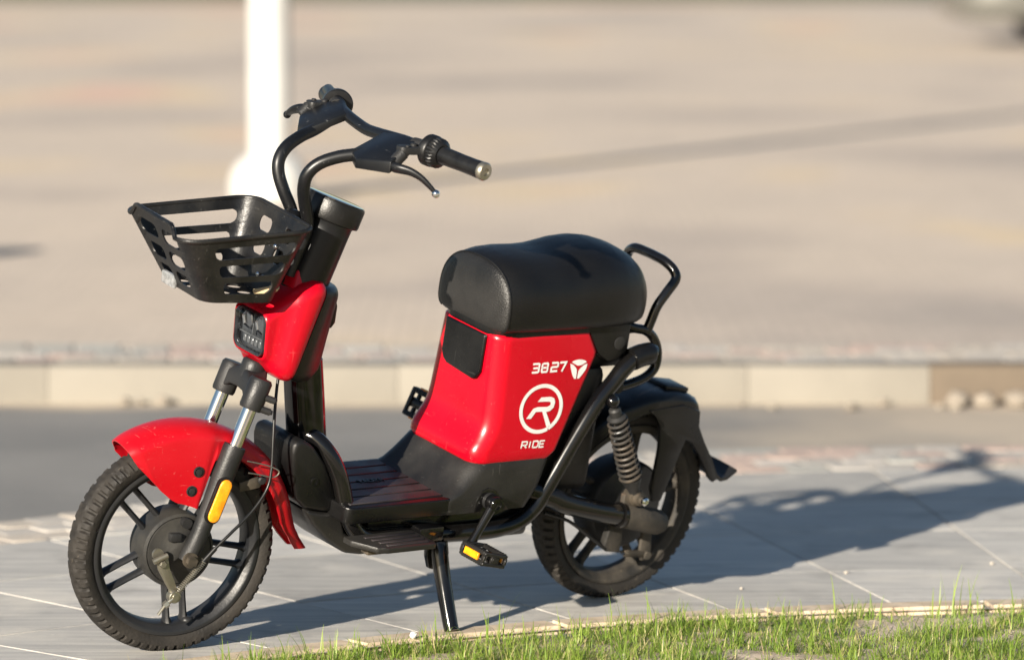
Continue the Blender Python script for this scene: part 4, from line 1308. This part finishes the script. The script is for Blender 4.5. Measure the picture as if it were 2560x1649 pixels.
# ---- floor board and lower fairing
fl = G().prism(rrect(0.655, 0.0, 0.130, 0.122, 0.020, 4), 0.262, 0.2955, 0.008, 3, plane='xy').build('floor_board', 'plastic', bike, smooth=50)
for k in range(6):
    y0 = -0.108 + 0.0365 * k
    G().box((0.546, y0, 0.2945), (0.770, y0 + 0.0315, 0.2985), 0.0014, 1).build('tread_strip', 'floor', fl)
low = [(0.262, 0.562, 0.330, 0.1215, 0.03), (0.288, 0.562, 0.315, 0.1225, 0.03), (0.2945, 0.553, 0.312, 0.1225, 0.03), (0.301, 0.538, 0.308, 0.1220, 0.03), (0.318, 0.519, 0.300, 0.1205, 0.032), (0.340, 0.499, 0.291, 0.1185, 0.035), (0.352, 0.489, 0.286, 0.1170, 0.036), (0.364, 0.474, 0.280, 0.112, 0.036)]
loops = [[(p, q, z) for p, q in rrect((xf + xr) / 2, 0, (xf - xr) / 2, hw, r, 6)] for z, xf, xr, hw, r in low]
fair = G().loft(loops).build('lower_fairing', 'dusty', bike, smooth=50)
# crank opening
G().prism([(0.474, 0.262), (0.471, 0.292), (0.462, 0.306), (0.447, 0.311), (0.430, 0.306), (0.415, 0.290), (0.39, 0.262)], 0.118, 0.1236, 0.001).build('crank_recess', 'gloss', fair)

# ---- side stand, foot peg, pedals
G().box((0.548, 0.085, 0.213), (0.607, 0.130, 0.243), 0.004).build('peg_socket', 'gloss', bike)
fp = G().prism([(0.775, 0.105), (0.775, 0.130), (0.745, 0.178), (0.725, 0.186), (0.612, 0.186), (0.606, 0.178), (0.610, 0.105)], 0.222, 0.234, 0.003, plane='xy').build('foot_peg', 'dusty', bike)
for k in range(4):
    G().box((0.622, 0.122 + 0.016 * k, 0.2335), (0.740 - 0.006 * k, 0.130 + 0.016 * k, 0.2365), 0.001, 1).build('tread_strip', 'floor', fp)
G().box((0.625, 0.10, 0.196), (0.725, 0.125, 0.222), 0.004).build('peg_hinge', 'darksteel', bike)
ks = G()
ks.tube([(0.543, 0.112, 0.200), (0.545, 0.122, 0.183), (0.546, 0.150, 0.130), (0.548, 0.186, 0.070), (0.549, 0.199, 0.052)], [0.0185, 0.0175, 0.0155, 0.0150, 0.0145], 18, 4)
kst = ks.build('side_stand', 'gloss', bike)
G().prism([(0.520, 0.205), (0.570, 0.205), (0.566, 0.175), (0.556, 0.150), (0.535, 0.145), (0.516, 0.158), (0.512, 0.178)], 0.100, 0.112, 0.002).build('pivot_plate', 'gloss', kst)
G().box((0.530, 0.192, 0.046), (0.575, 0.226, 0.054), 0.003, 2, Matrix.Rotation(LEAN, 3, 'X')).build('foot_plate', 'darksteel', kst)

cr = G().tube([(0.443, -0.135, 0.285), (0.443, 0.135, 0.285)], 0.0165, 20, 1).build('crank_axle', 'cast', bike)
def crank(s_, dx, dz):
    g = G()
    A, Bq = Vector((0.445, 0.143 * s_, 0.286)), Vector((0.445 + dx, 0.148 * s_, 0.286 + dz))
    g.lathe([(0.0145, -0.012), (0.0165, -0.009), (0.0165, 0.008), (0.0145, 0.011), (0.010, 0.0112), (0.0095, 0.009)], A, (0, s_, 0), 28)
    g.tube([A, A.lerp(Bq, 0.2), A.lerp(Bq, 0.6), Bq], [0.0130, 0.0120, 0.0105, 0.0115], 16, 3, flat=0.8)
    g.lathe([(0.011, -0.008), (0.012, -0.006), (0.012, 0.006), (0.010, 0.008)], Bq, (0, s_, 0), 20)
    ca = g.build('crank_arm', 'gloss', bike)
    return Bq
def pedal(c, s_, pitch):
    R3 = Matrix.Rotation(pitch, 3, 'Y')
    c = Vector(c) + Vector((0, 0.045 * s_, 0))
    f_ = lambda p: c + R3 @ (Vector(p) * 0.82)
    g = G()
    for yy in (-0.040, 0.040):                    # cage ends
        pl = [(-0.036, -0.013), (-0.030, -0.0165), (0.030, -0.0165), (0.036, -0.013), (0.036, 0.013), (0.030, 0.0165), (-0.030, 0.0165), (-0.036, 0.013)]
        holes = []
        g2 = G()
        g2.box((-0.036, yy - 0.006, 0.008), (0.036, yy + 0.006, 0.0165), 0.002, 1).box((-0.036, yy - 0.006, -0.0165), (0.036, yy + 0.006, -0.008), 0.002, 1)
        for xx in (-0.034, 0.0, 0.034):
            g2.box((xx - (0.003 if xx else 0.012), yy - 0.0055, -0.0085), (xx + (0.003 if xx else 0.012), yy + 0.0055, 0.0085), 0.001, 1)
        g.add([f_(p) for p in g2.v], g2.f)
    g2 = G()
    for zz in (-0.0125, 0.0125):                  # top and bottom treads
        for xx in (-0.030, 0.030):
            g2.box((xx - 0.0065, -0.040, zz - 0.004), (xx + 0.0065, 0.040, zz + 0.004), 0.001, 1)
            for k in range(9):
                g2.box((xx - 0.0045, -0.037 + k * 0.009, zz - 0.0062), (xx + 0.0045, -0.033 + k * 0.009, zz + 0.0062), 0.0005, 1)
    g2.lathe([(0.011, -0.046), (0.012, -0.04), (0.012, 0.04), (0.008, 0.046)], (0, 0, 0), (0, 1, 0), 18)
    g.add([f_(p) for p in g2.v], g2.f)
    p_ = g.build('pedal', 'dusty', bike)
    for xx in (0.0375, -0.0375):
        g = G().box((xx - 0.003, -0.026, -0.0085), (xx + 0.003, 0.026, 0.0085), 0.001, 1)
        q = G().add([f_(p) for p in g.v], g.f)
        q.build('reflector', 'amber', p_)
b1 = crank(1, 0.050, -0.083)
pedal(b1, 1, math.radians(-12))
b2 = crank(-1, -0.066, 0.080)
pedal(b2, -1, math.radians(70))

# ---- red body under the seat
def side_y(z): return 0.116 - 0.075 * (z - 0.36)
Zs = [0.3505, 0.352, 0.356, 0.362, 0.372, 0.384, 0.396, 0.408, 0.420, 0.434, 0.452, 0.480, 0.52, 0.556, 0.566, 0.582, 0.598, 0.6045, 0.610, 0.616, 0.6175]
xf_ = lambda z: float(np.interp(z, [0.350, 0.352, 0.356, 0.362, 0.374, 0.386, 0.400, 0.415, 0.430, 0.448, 0.6045, 0.610, 0.616, 0.618], [0.468, 0.478, 0.4845, 0.487, 0.4875, 0.4835, 0.4745, 0.4660, 0.4610, 0.4590, 0.4580, 0.4545, 0.4470, 0.438]))
xr_ = lambda z: float(np.interp(z, [0.350, 0.356, 0.372, 0.556, 0.566, 0.603, 0.618], [0.310, 0.300, 0.280, 0.203, 0.2015, 0.222, 0.232]))
def hw_(z):
    w = side_y(z)
    return w - float(np.interp(z, [0.350, 0.353, 0.358, 0.364, 0.6045, 0.610, 0.616, 0.618], [0.012, 0.005, 0.0015, 0, 0, 0.0035, 0.010, 0.018]))
def body_loop(z):
    x0, x1, w = xr_(z), xf_(z), hw_(z)
    rf, rb = 0.036, 0.014
    out = []
    for sx, sy, a0, r in ((1, 1, 0, rf), (-1, 1, 90, rb), (-1, -1, 180, rb), (1, -1, 270, rf)):
        for i in range(9):
            a = math.radians(a0 + 90 * i / 8)
            xc = x1 - r if sx > 0 else x0 + r
            out.append((xc + r * math.cos(a), sy * (w - r) + r * math.sin(a), z))
    return out
loops = [body_loop(z) for z in Zs]
body = G().loft(loops).build('body_shell', 'red', bike, smooth=55)
# charging flap on the front left corner and its hinge strip
def front_at(z, y):
    """point on the shell's front/left skin for lateral y"""
    w, x1, r = hw_(z), xf_(z), 0.036
    if y <= w - r: return Vector((x1, y, z)), Vector((1, 0, 0))
    q = min(1.0, (y - (w - r)) / r)
    a = math.asin(q)
    return Vector((x1 - r + r * math.cos(a), w - r + r * math.sin(a), z)), Vector((math.cos(a), math.sin(a), 0))
ys = np.linspace(-0.061, 0.0635, 13)
zs_top, zs_bot = 0.612, 0.502
outer_g, inner_g = [], []
R_ = 9
for i in range(R_):
    t = i / (R_ - 1)
    ro, ri = [], []
    for j, y in enumerate(ys):
        s = j / 12
        zt = 0.6045
        zb = 0.516 - 0.009 * s
        cornr = 0.022 * max(0, 1 - min(s, 1 - s) / 0.16) ** 2
        z = zt + (zb + cornr - zt) * t
        yy = float(y)
        p, n = front_at(min(z, 0.6045), yy)
        p.z = z
        ro.append(p + n * 0.0085); ri.append(p + n * 0.0005)
    outer_g.append(ro); inner_g.append(ri)
v = [p for r in outer_g for p in r] + [p for r in inner_g for p in r]
C_ = 13; O_ = R_ * C_
f = []
for i in range(R_ - 1):
    for j in range(C_ - 1):
        a = i * C_ + j
        f.append((a, a + 1, a + C_ + 1, a + C_)); f.append((O_ + a, O_ + a + C_, O_ + a + C_ + 1, O_ + a + 1))
ring = [j for j in range(C_)] + [i * C_ + C_ - 1 for i in range(1, R_)] + [(R_ - 1) * C_ + j for j in range(C_ - 2, -1, -1)] + [i * C_ for i in range(R_ - 2, 0, -1)]
for k in range(len(ring)):
    a, b_ = ring[k], ring[(k + 1) % len(ring)]
    f.append((a, b_, O_ + b_, O_ + a))
fg = G().add(v, f)
flap = fg.build('socket_flap', 'plastic', body, smooth=50)
md = flap.modifiers.new('bevel', 'BEVEL'); md.width = 0.004; md.segments = 3; md.limit_method = 'ANGLE'; md.angle_limit = math.radians(50)

# lettering and emblems on the left side (flat print)
def on_side(polys, name):
    vv, ff = [], []
    for q in polys:
        o_ = len(vv)
        for p in q:
            vv.append((p[0], side_y(p[1]) + 0.0009, p[1]))
        ff.append(tuple(range(o_, o_ + len(q))))
    return G().add(vv, ff).build(name, 'white', body, smooth=0, recalc=False)
GL = {'3': [[(0, 1), (0.88, 1), (1, .92), (1, .08), (.88, 0), (0, 0)], [(0.12, .5), (1, .5)]],
      '8': [[(.12, 1), (.88, 1), (1, .9), (1, .62), (.9, .5), (1, .38), (1, .1), (.88, 0), (.12, 0), (0, .1), (0, .38), (.1, .5), (0, .62), (0, .9), (.12, 1)], [(.1, .5), (.9, .5)]],
      '2': [[(0, 1), (.88, 1), (1, .92), (1, .58), (.88, .5), (.12, .5), (0, .42), (0, 0), (1, 0)]],
      '7': [[(0, 1), (1, 1), (.92, .85), (.38, 0)]],
      'R': [[(0, 0), (0, 1), (.86, 1), (1, .9), (1, .55), (.86, .45), (.06, .45)], [(.5, .45), (1, 0)]],
      'I': [[(0.5, 0), (0.5, 1)]],
      'D': [[(0, 0), (0, 1), (.8, 1), (1, .8), (1, .2), (.8, 0), (0, 0)]],
      'E': [[(1, 1), (0, 1), (0, 0), (1, 0)], [(0, .5), (.9, .5)]],
      'Y': [[(0, 1), (.5, .5), (1, 1)], [(.5, .5), (.5, 0)]],
      'A': [[(0, 0), (.42, 1), (.58, 1), (1, 0)], [(.2, .35), (.8, .35)]]}
def word(spec, w):
    """spec: [(char, xTL, xTR, zT, zB, slant)]"""
    polys = []
    for ch, xl, xr, zt, zb, sl in spec:
        for pl in GL[ch]:
            pts = [(xl + (xr - xl) * u + sl * (1 - v), zb + (zt - zb) * v) for u, v in pl]
            polys += stroke(pts, w)
    return polys
h = 0.0021
on_side(word([('3', .3670, .3505, .5515, .5347, .0012), ('8', .3428, .3287, .5510, .5343, .0012), ('2', .3190, .3032, .5508, .5342, .0012), ('7', .2988, .2832, .5505, .5325, .0)], 0.0042), 'number_print')
on_side(word([('R', .3732, .3600, .3965, .3838, .0018), ('I', .3538, .3514, .3962, .3836, .0018), ('D', .3445, .3318, .3958, .3834, .0018), ('E', .3278, .3163, .3952, .3829, .0018)], 0.0030), 'word_print')
# ring of the round emblem, open at the foot of the letter
ec = (0.3348, 0.4603)
ring_p = []
for k in range(72):
    a0, a1 = [math.radians(-62 + (360 - 4) * (k + q) / 72) for q in (0, 1)]
    P = []
    for a, s_ in ((a0, 1), (a1, 1), (a1, 0.845), (a0, 0.845)):
        P.append((ec[0] - 0.0546 * s_ * math.cos(a), ec[1] + 0.0498 * s_ * math.sin(a)))
    ring_p.append(P)
Rl = [(0.3452, 0.4748), (0.3372, 0.4833), (0.3133, 0.4831), (0.3040, 0.4795), (0.3006, 0.4713), (0.3029, 0.4612), (0.3112, 0.4545), (0.3211, 0.453), (0.3065, 0.4271), (0.3133, 0.4166), (0.331, 0.4544), (0.347, 0.4548), (0.358, 0.4417), (0.37, 0.4426), (0.3544, 0.4619), (0.3437, 0.4644), (0.3197, 0.4631), (0.3119, 0.4662), (0.3120, 0.4720), (0.3175, 0.4739)]
on_side(ring_p + [Rl], 'round_emblem')
lg = [[(0.269, 0.5496), (0.262, 0.5525), (0.2548, 0.5538), (0.2436, 0.5531), (0.2360, 0.551), (0.2308, 0.5479), (0.242, 0.5425), (0.2475, 0.5415), (0.2531, 0.5416), (0.263, 0.5463)],
      [(0.2723, 0.5469), (0.2640, 0.5435), (0.2582, 0.5387), (0.2545, 0.534), (0.2534, 0.5282), (0.254, 0.5153), (0.2587, 0.5156), (0.2635, 0.522), (0.2673, 0.5305), (0.271, 0.540)],
      [(0.2288, 0.5441), (0.2295, 0.538), (0.2314, 0.5326), (0.239, 0.523), (0.2466, 0.5153), (0.2513, 0.5156), (0.2502, 0.528), (0.2490, 0.532), (0.2449, 0.5364), (0.237, 0.542)]]
on_side(lg, 'petal_emblem')
# raised letters on the floor board
polys = []
for k, ch in enumerate('YADEA'):
    x0 = 0.673 - 0.0125 * k
    for pl in GL[ch]:
        polys += stroke([(x0 - 0.0090 * u, 0.0065 - 0.013 * v) for u, v in pl], 0.0024)
vv, ff = [], []
for q in polys:
    o_ = len(vv)
    vv += [(p[0], p[1], 0.3003) for p in q] + [(p[0], p[1], 0.297) for p in q]
    ff += [(o_, o_ + 1, o_ + 2, o_ + 3)] + [(o_ + i, o_ + 4 + i, o_ + 4 + (i + 1) % 4, o_ + (i + 1) % 4) for i in range(4)]
G().add(vv, ff).build('raised_lettering', 'plastic', fl, smooth=0)

# ---- seat, seat pan, tail
st_x = [0.452, 0.444, 0.420, 0.38, 0.33, 0.30, 0.27, 0.24, 0.20, 0.165, 0.135, 0.108, 0.087, 0.070, 0.058, 0.050, 0.046]
st_z = [0.744, 0.7478, 0.7530, 0.7550, 0.7532, 0.7545, 0.7595, 0.7650, 0.7680, 0.7645, 0.7565, 0.7440, 0.729, 0.711, 0.692, 0.675, 0.661]
st_w = [0.1095, 0.1112, 0.1150, 0.1180, 0.1195, 0.1200, 0.1210, 0.1220, 0.1225, 0.1205, 0.1140, 0.1010, 0.0860, 0.0690, 0.0520, 0.0370, 0.0240]
def seat_loop(x, zt, hw, grow=0.0):
    zb = 0.6125 + 0.0 * x + 0.010 * max(0, (0.09 - x) / 0.04)
    out = []
    n = 40
    zc = zb + (zt - zb) * 0.33
    for k in range(n):
        a = 2 * PI * k / n
        c, s = math.cos(a), math.sin(a)
        e = 0.62 if s > 0 else 0.34
        yy = (hw + grow) * math.copysign(abs(c) ** (0.80 if s > 0 else 0.26), c)
        zz = (zt - zc + grow) * abs(s) ** 0.90 if s > 0 else -(zc - zb + grow) * abs(s) ** 0.55
        out.append((x, yy, zc + zz))
    return out
loops = [seat_loop(st_x[i], st_z[i], st_w[i]) for i in range(len(st_x))]
seat = G().loft(loops, True, True).build('seat', 'leather', bike, smooth=60)
fr0 = loops[0]
pl_ = []
for k, dx in ((1.0, 0.0004), (0.985, 0.003), (0.95, 0.0055), (0.85, 0.0095), (0.65, 0.0135), (0.4, 0.0158), (0.15, 0.0165)):
    pl_.append([(st_x[0] + dx, y * k, 0.672 + (z - 0.672) * k) for x, y, z in fr0])
G().loft(pl_, False, True).build('seat_front_panel', 'leather_front', seat, smooth=60)
lp_ = seat_loop(st_x[0] + 0.0005, st_z[0], st_w[0], 0.0004)
arc_ = [lp_[k % 40] for k in range(-6, 27)]
G().tube(arc_, 0.0024, 8, 2).build('seam_piping', 'leather', seat)
G().prism(rrect(0.285, 0, 0.175, 0.098, 0.05, 6), 0.604, 0.626, 0.004, plane='xy').build('seat_pan', 'plastic', bike)
for s_ in (1, -1):
    y0, y1 = (0.075, 0.099) if s_ > 0 else (-0.099, -0.075)
    tt = G().prism([(0.236, 0.612), (0.222, 0.596), (0.199, 0.560), (0.172, 0.543), (0.150, 0.545), (0.128, 0.560), (0.126, 0.618), (0.236, 0.620)], y0, y1, 0.005).build('tail_panel', 'plastic', bike)
    G().lathe([(0.0135, 0.098), (0.0135, 0.1005), (0.011, 0.1012), (0.0, 0.1012)], (0.150, 0, 0.580), (0, s_, 0), 24).build('cap_plug', 'cast', tt)
# inner tail box and underseat frame
G().box((0.10, -0.078, 0.52), (0.28, 0.078, 0.615), 0.015).build('tail_box', 'plastic', bike)
G().box((0.16, -0.09, 0.27), (0.33, 0.09, 0.53), 0.02).build('controller_box', 'plastic', bike)
# grab rail
hoop = [(0.068, 0.080, 0.590), (0.060, 0.080, 0.615), (0.050, 0.080, 0.645), (0.030, 0.080, 0.673), (0.011, 0.078, 0.698), (0.012, 0.068, 0.714), (0.018, 0.045, 0.725), (0.018, 0.012, 0.727)]
full = hoop + [(a, -b_, c) for a, b_, c in hoop[::-1]]
rail = G().tube(full, 0.0100, 16, 6).build('grab_rail', 'gloss', bike)
for s_ in (1, -1):
    G().tube([(0.135, 0.075 * s_, 0.612), (0.10, 0.080 * s_, 0.602), (0.070, 0.080 * s_, 0.595), (0.046, 0.080 * s_, 0.578), (0.030, 0.080 * s_, 0.550), (0.029, 0.080 * s_, 0.517), (0.050, 0.080 * s_, 0.497), (0.085, 0.080 * s_, 0.486), (0.13, 0.080 * s_, 0.478)], 0.0098, 16, 6).build('rail_bracket', 'gloss', rail)
    G().lathe([(0.012, 0.080), (0.0125, 0.083), (0.0125, 0.094), (0.010, 0.096)], (0.128, 0, 0.484), (0, s_, 0), 20).build('bolt', 'plastic', rail)
G().box((0.085, -0.075, 0.588), (0.135, 0.075, 0.606), 0.004).build('rail_plate', 'gloss', rail)

# ---- rear suspension, swing arm
for s_ in (1, -1):
    U, D = Vector((0.160, 0.118 * s_, 0.466)), Vector((0.058, 0.118 * s_, 0.258))
    ax = (D - U).normalized()
    g = G().tube([U, D], 0.0065, 12, 1)
    g.tube([U + ax * 0.016, U + ax * 0.020, U + ax * 0.034, U + ax * 0.038, U + ax * 0.041], [0.009, 0.0125, 0.0125, 0.0195, 0.0195], 16, 1)
    g.tube([D - ax * 0.048, D - ax * 0.042, D - ax * 0.020, D], [0.022, 0.0205, 0.012, 0.0115], 20, 1)
    sk = g.build('shock_absorber', 'cast', bike)
    coil(U + ax * 0.044, D - ax * 0.046, 0.0188, 11, 0.0030, 8, 22, 0.0215).build('spring', 'spring', sk)
    G().ball(tuple(U), 0.0135, 10).build('top_mount', 'gloss', sk)
    G().lathe([(0.0165, -0.02), (0.018, -0.015), (0.018, 0.006), (0.014, 0.008), (0.0135, 0.018), (0.009, 0.020), (0.0085, 0.027), (0.004, 0.030)], (D.x, D.y, D.z), (0, s_, 0), 24).build('lower_mount', 'rust' if s_ < 0 else 'darksteel', sk)
    G().lathe([(0.0085, 0.024), (0.0085, 0.032), (0.005, 0.035)], (D.x, D.y, D.z), (0, s_, 0), 16).build('acorn_nut', 'chrome', sk)
    sa_ = G().tube([(0.32, 0.085 * s_, 0.285), (0.26, 0.100 * s_, 0.268), (0.234, 0.106 * s_, 0.256), (0.16, 0.108 * s_, 0.236), (0.075, 0.108 * s_, 0.217)], 0.0215, 22, 4).build('swing_arm', 'gloss', bike)
    G().tube([(0.085, 0.108 * s_, 0.219), (0.080, 0.108 * s_, 0.218), (0.0, 0.108 * s_, 0.199), (-0.020, 0.108 * s_, 0.1945), (-0.033, 0.108 * s_, 0.1915), (-0.038, 0.108 * s_, 0.190)], [0.0235, 0.0245, 0.0265, 0.0255, 0.020, 0.009], 22, 1).build('axle_cover', 'dirtyrim', sa_)
    G().tube([(0.088, 0.108 * s_, 0.2195), (0.081, 0.108 * s_, 0.218)], 0.0262, 24, 1).build('clamp_ring', 'gloss', sa_)
    G().prism([(0.080, 0.262), (0.045, 0.268), (0.03, 0.245), (0.035, 0.225), (0.08, 0.235)], (0.098 if s_ > 0 else -0.112), (0.112 if s_ > 0 else -0.098), 0.003).build('shock_tab', 'rust', sa_)
# drum brake linkage by the rear hub
G().prism([(0.082, 0.140), (0.062, 0.128), (0.040, 0.122), (0.036, 0.150), (0.044, 0.190), (0.072, 0.190)], 0.060, 0.078, 0.003).build('torque_lug', 'dirtyrim', bike)
g = G().prism([(-0.020, 0.178), (-0.042, 0.178), (-0.052, 0.112), (-0.045, 0.098), (-0.028, 0.098), (-0.022, 0.112)], 0.064, 0.072, 0.0015).lathe([(0.008, 0.06), (0.008, 0.080)], (-0.038, 0, 0.110), (0, 1, 0), 14)
ra = g.build('rear_brake_arm', 'dirtyrim', bike)
coil((0.022, 0.070, 0.118), (-0.032, 0.070, 0.112), 0.006, 13, 0.0012, 6, 12).tube([(0.07, 0.070, 0.128), (-0.06, 0.070, 0.109)], 0.002, 6, 1).build('return_spring', 'darksteel', bike)
G().tube([(0.25, 0.072, 0.225), (0.182, 0.071, 0.201), (0.12, 0.070, 0.162), (0.070, 0.070, 0.130)], 0.0036, 8, 5).build('rear_brake_cable', 'grip', bike)

# ---- rear fender with its side stays and mud flap
angs = np.linspace(45, 126, 40)
outer_l, inner_l = [], []
for d in angs:
    a = math.radians(d)
    rg_ = float(np.interp(d, [45, 80, 103, 115, 120, 123, 126], [0.236, 0.238, 0.249, 0.259, 0.260, 0.256, 0.246]))
    hw = float(np.interp(d, [45, 90, 118, 126], [0.062, 0.064, 0.061, 0.056]))
    sec = []
    for i in range(9):
        q = PI / 2 * i / 8
        sec.append((hw * math.sin(q) ** 0.75, rg_ - 0.026 + 0.026 * math.cos(q) ** 0.6))
    sec.append((hw + 0.001, rg_ - 0.034))
    full = [(-y, r) for y, r in sec[::-1]] + sec[1:]
    outer_l.append([(r * math.cos(a), y, RW + r * math.sin(a)) for y, r in full])
    inner_l.append([((r - 0.003) * math.cos(a), y * 0.95, RW + (r - 0.003) * math.sin(a)) for y, r in full])
m_, n_ = len(angs), len(outer_l[0]); O2 = m_ * n_
v = [p for l in outer_l for p in l] + [p for l in inner_l for p in l]
f = []
for i in range(m_ - 1):
    for j in range(n_ - 1):
        p = i * n_ + j
        f.append((p, p + 1, p + n_ + 1, p + n_)); f.append((O2 + p, O2 + p + n_, O2 + p + n_ + 1, O2 + p + 1))
    for j in (0, n_ - 1):
        p = i * n_ + j
        f.append((p, p + n_, O2 + p + n_, O2 + p))
for i in (0, m_ - 1):
    for j in range(n_ - 1):
        p = i * n_ + j
        f.append((p, p + 1, O2 + p + 1, O2 + p))
rf = G().add(v, f).build('rear_fender', 'plastic', bike, smooth=45)
stay = [(0.012, 0.418), (-0.008, 0.404), (-0.022, 0.385), (-0.028, 0.360), (-0.031, 0.333), (-0.030, 0.290), (-0.027, 0.251), (-0.035, 0.222), (-0.058, 0.221), (-0.072, 0.262), (-0.088, 0.316), (-0.099, 0.349), (-0.118, 0.340), (-0.142, 0.315), (-0.163, 0.287), (-0.178, 0.262), (-0.192, 0.250), (-0.203, 0.256), (-0.196, 0.276), (-0.178, 0.305), (-0.152, 0.340), (-0.130, 0.375), (-0.126, 0.408), (-0.08, 0.424)]
for s_ in (1, -1):
    y0, y1 = (0.058, 0.068) if s_ > 0 else (-0.068, -0.058)
    G().prism(stay, y0, y1, 0.0025).build('fender_stay', 'plastic', rf)
# scooped mud flap
loops = []
for y in np.linspace(-0.066, 0.066, 13):
    sx = -0.004 * math.cos(y / 0.066 * PI / 2)
    loops.append([(x + sx, y, z) for x, z in ((-0.170, 0.305), (-0.186, 0.276), (-0.198, 0.260), (-0.214, 0.250), (-0.232, 0.252), (-0.256, 0.268), (-0.254, 0.273), (-0.233, 0.259), (-0.215, 0.257), (-0.203, 0.266), (-0.192, 0.281), (-0.176, 0.310))])
G().loft(loops).build('mud_flap', 'dusty', rf, smooth=45)
G().box((-0.118, -0.032, 0.440), (-0.055, 0.032, 0.451), 0.004, 2, Matrix.Rotation(-0.14, 3, 'Y')).build('plate_bracket', 'plastic', rf)
G().loft([[(-0.126 - dx, b_ * k, 0.410 + a * k) for a, b_ in rrect(0, 0, 0.018, 0.045, 0.012, 4)] for dx, k in ((-0.02, 1.0), (0.002, 1.0), (0.010, 0.9), (0.013, 0.6))]).build('tail_light', 'redlamp', rf, smooth=50)
G().prism(rrect(-0.02, 0.36, 0.05, 0.05, 0.03, 4), -0.055, 0.055, 0.006).build('inner_guard', 'plastic', rf) if False else None
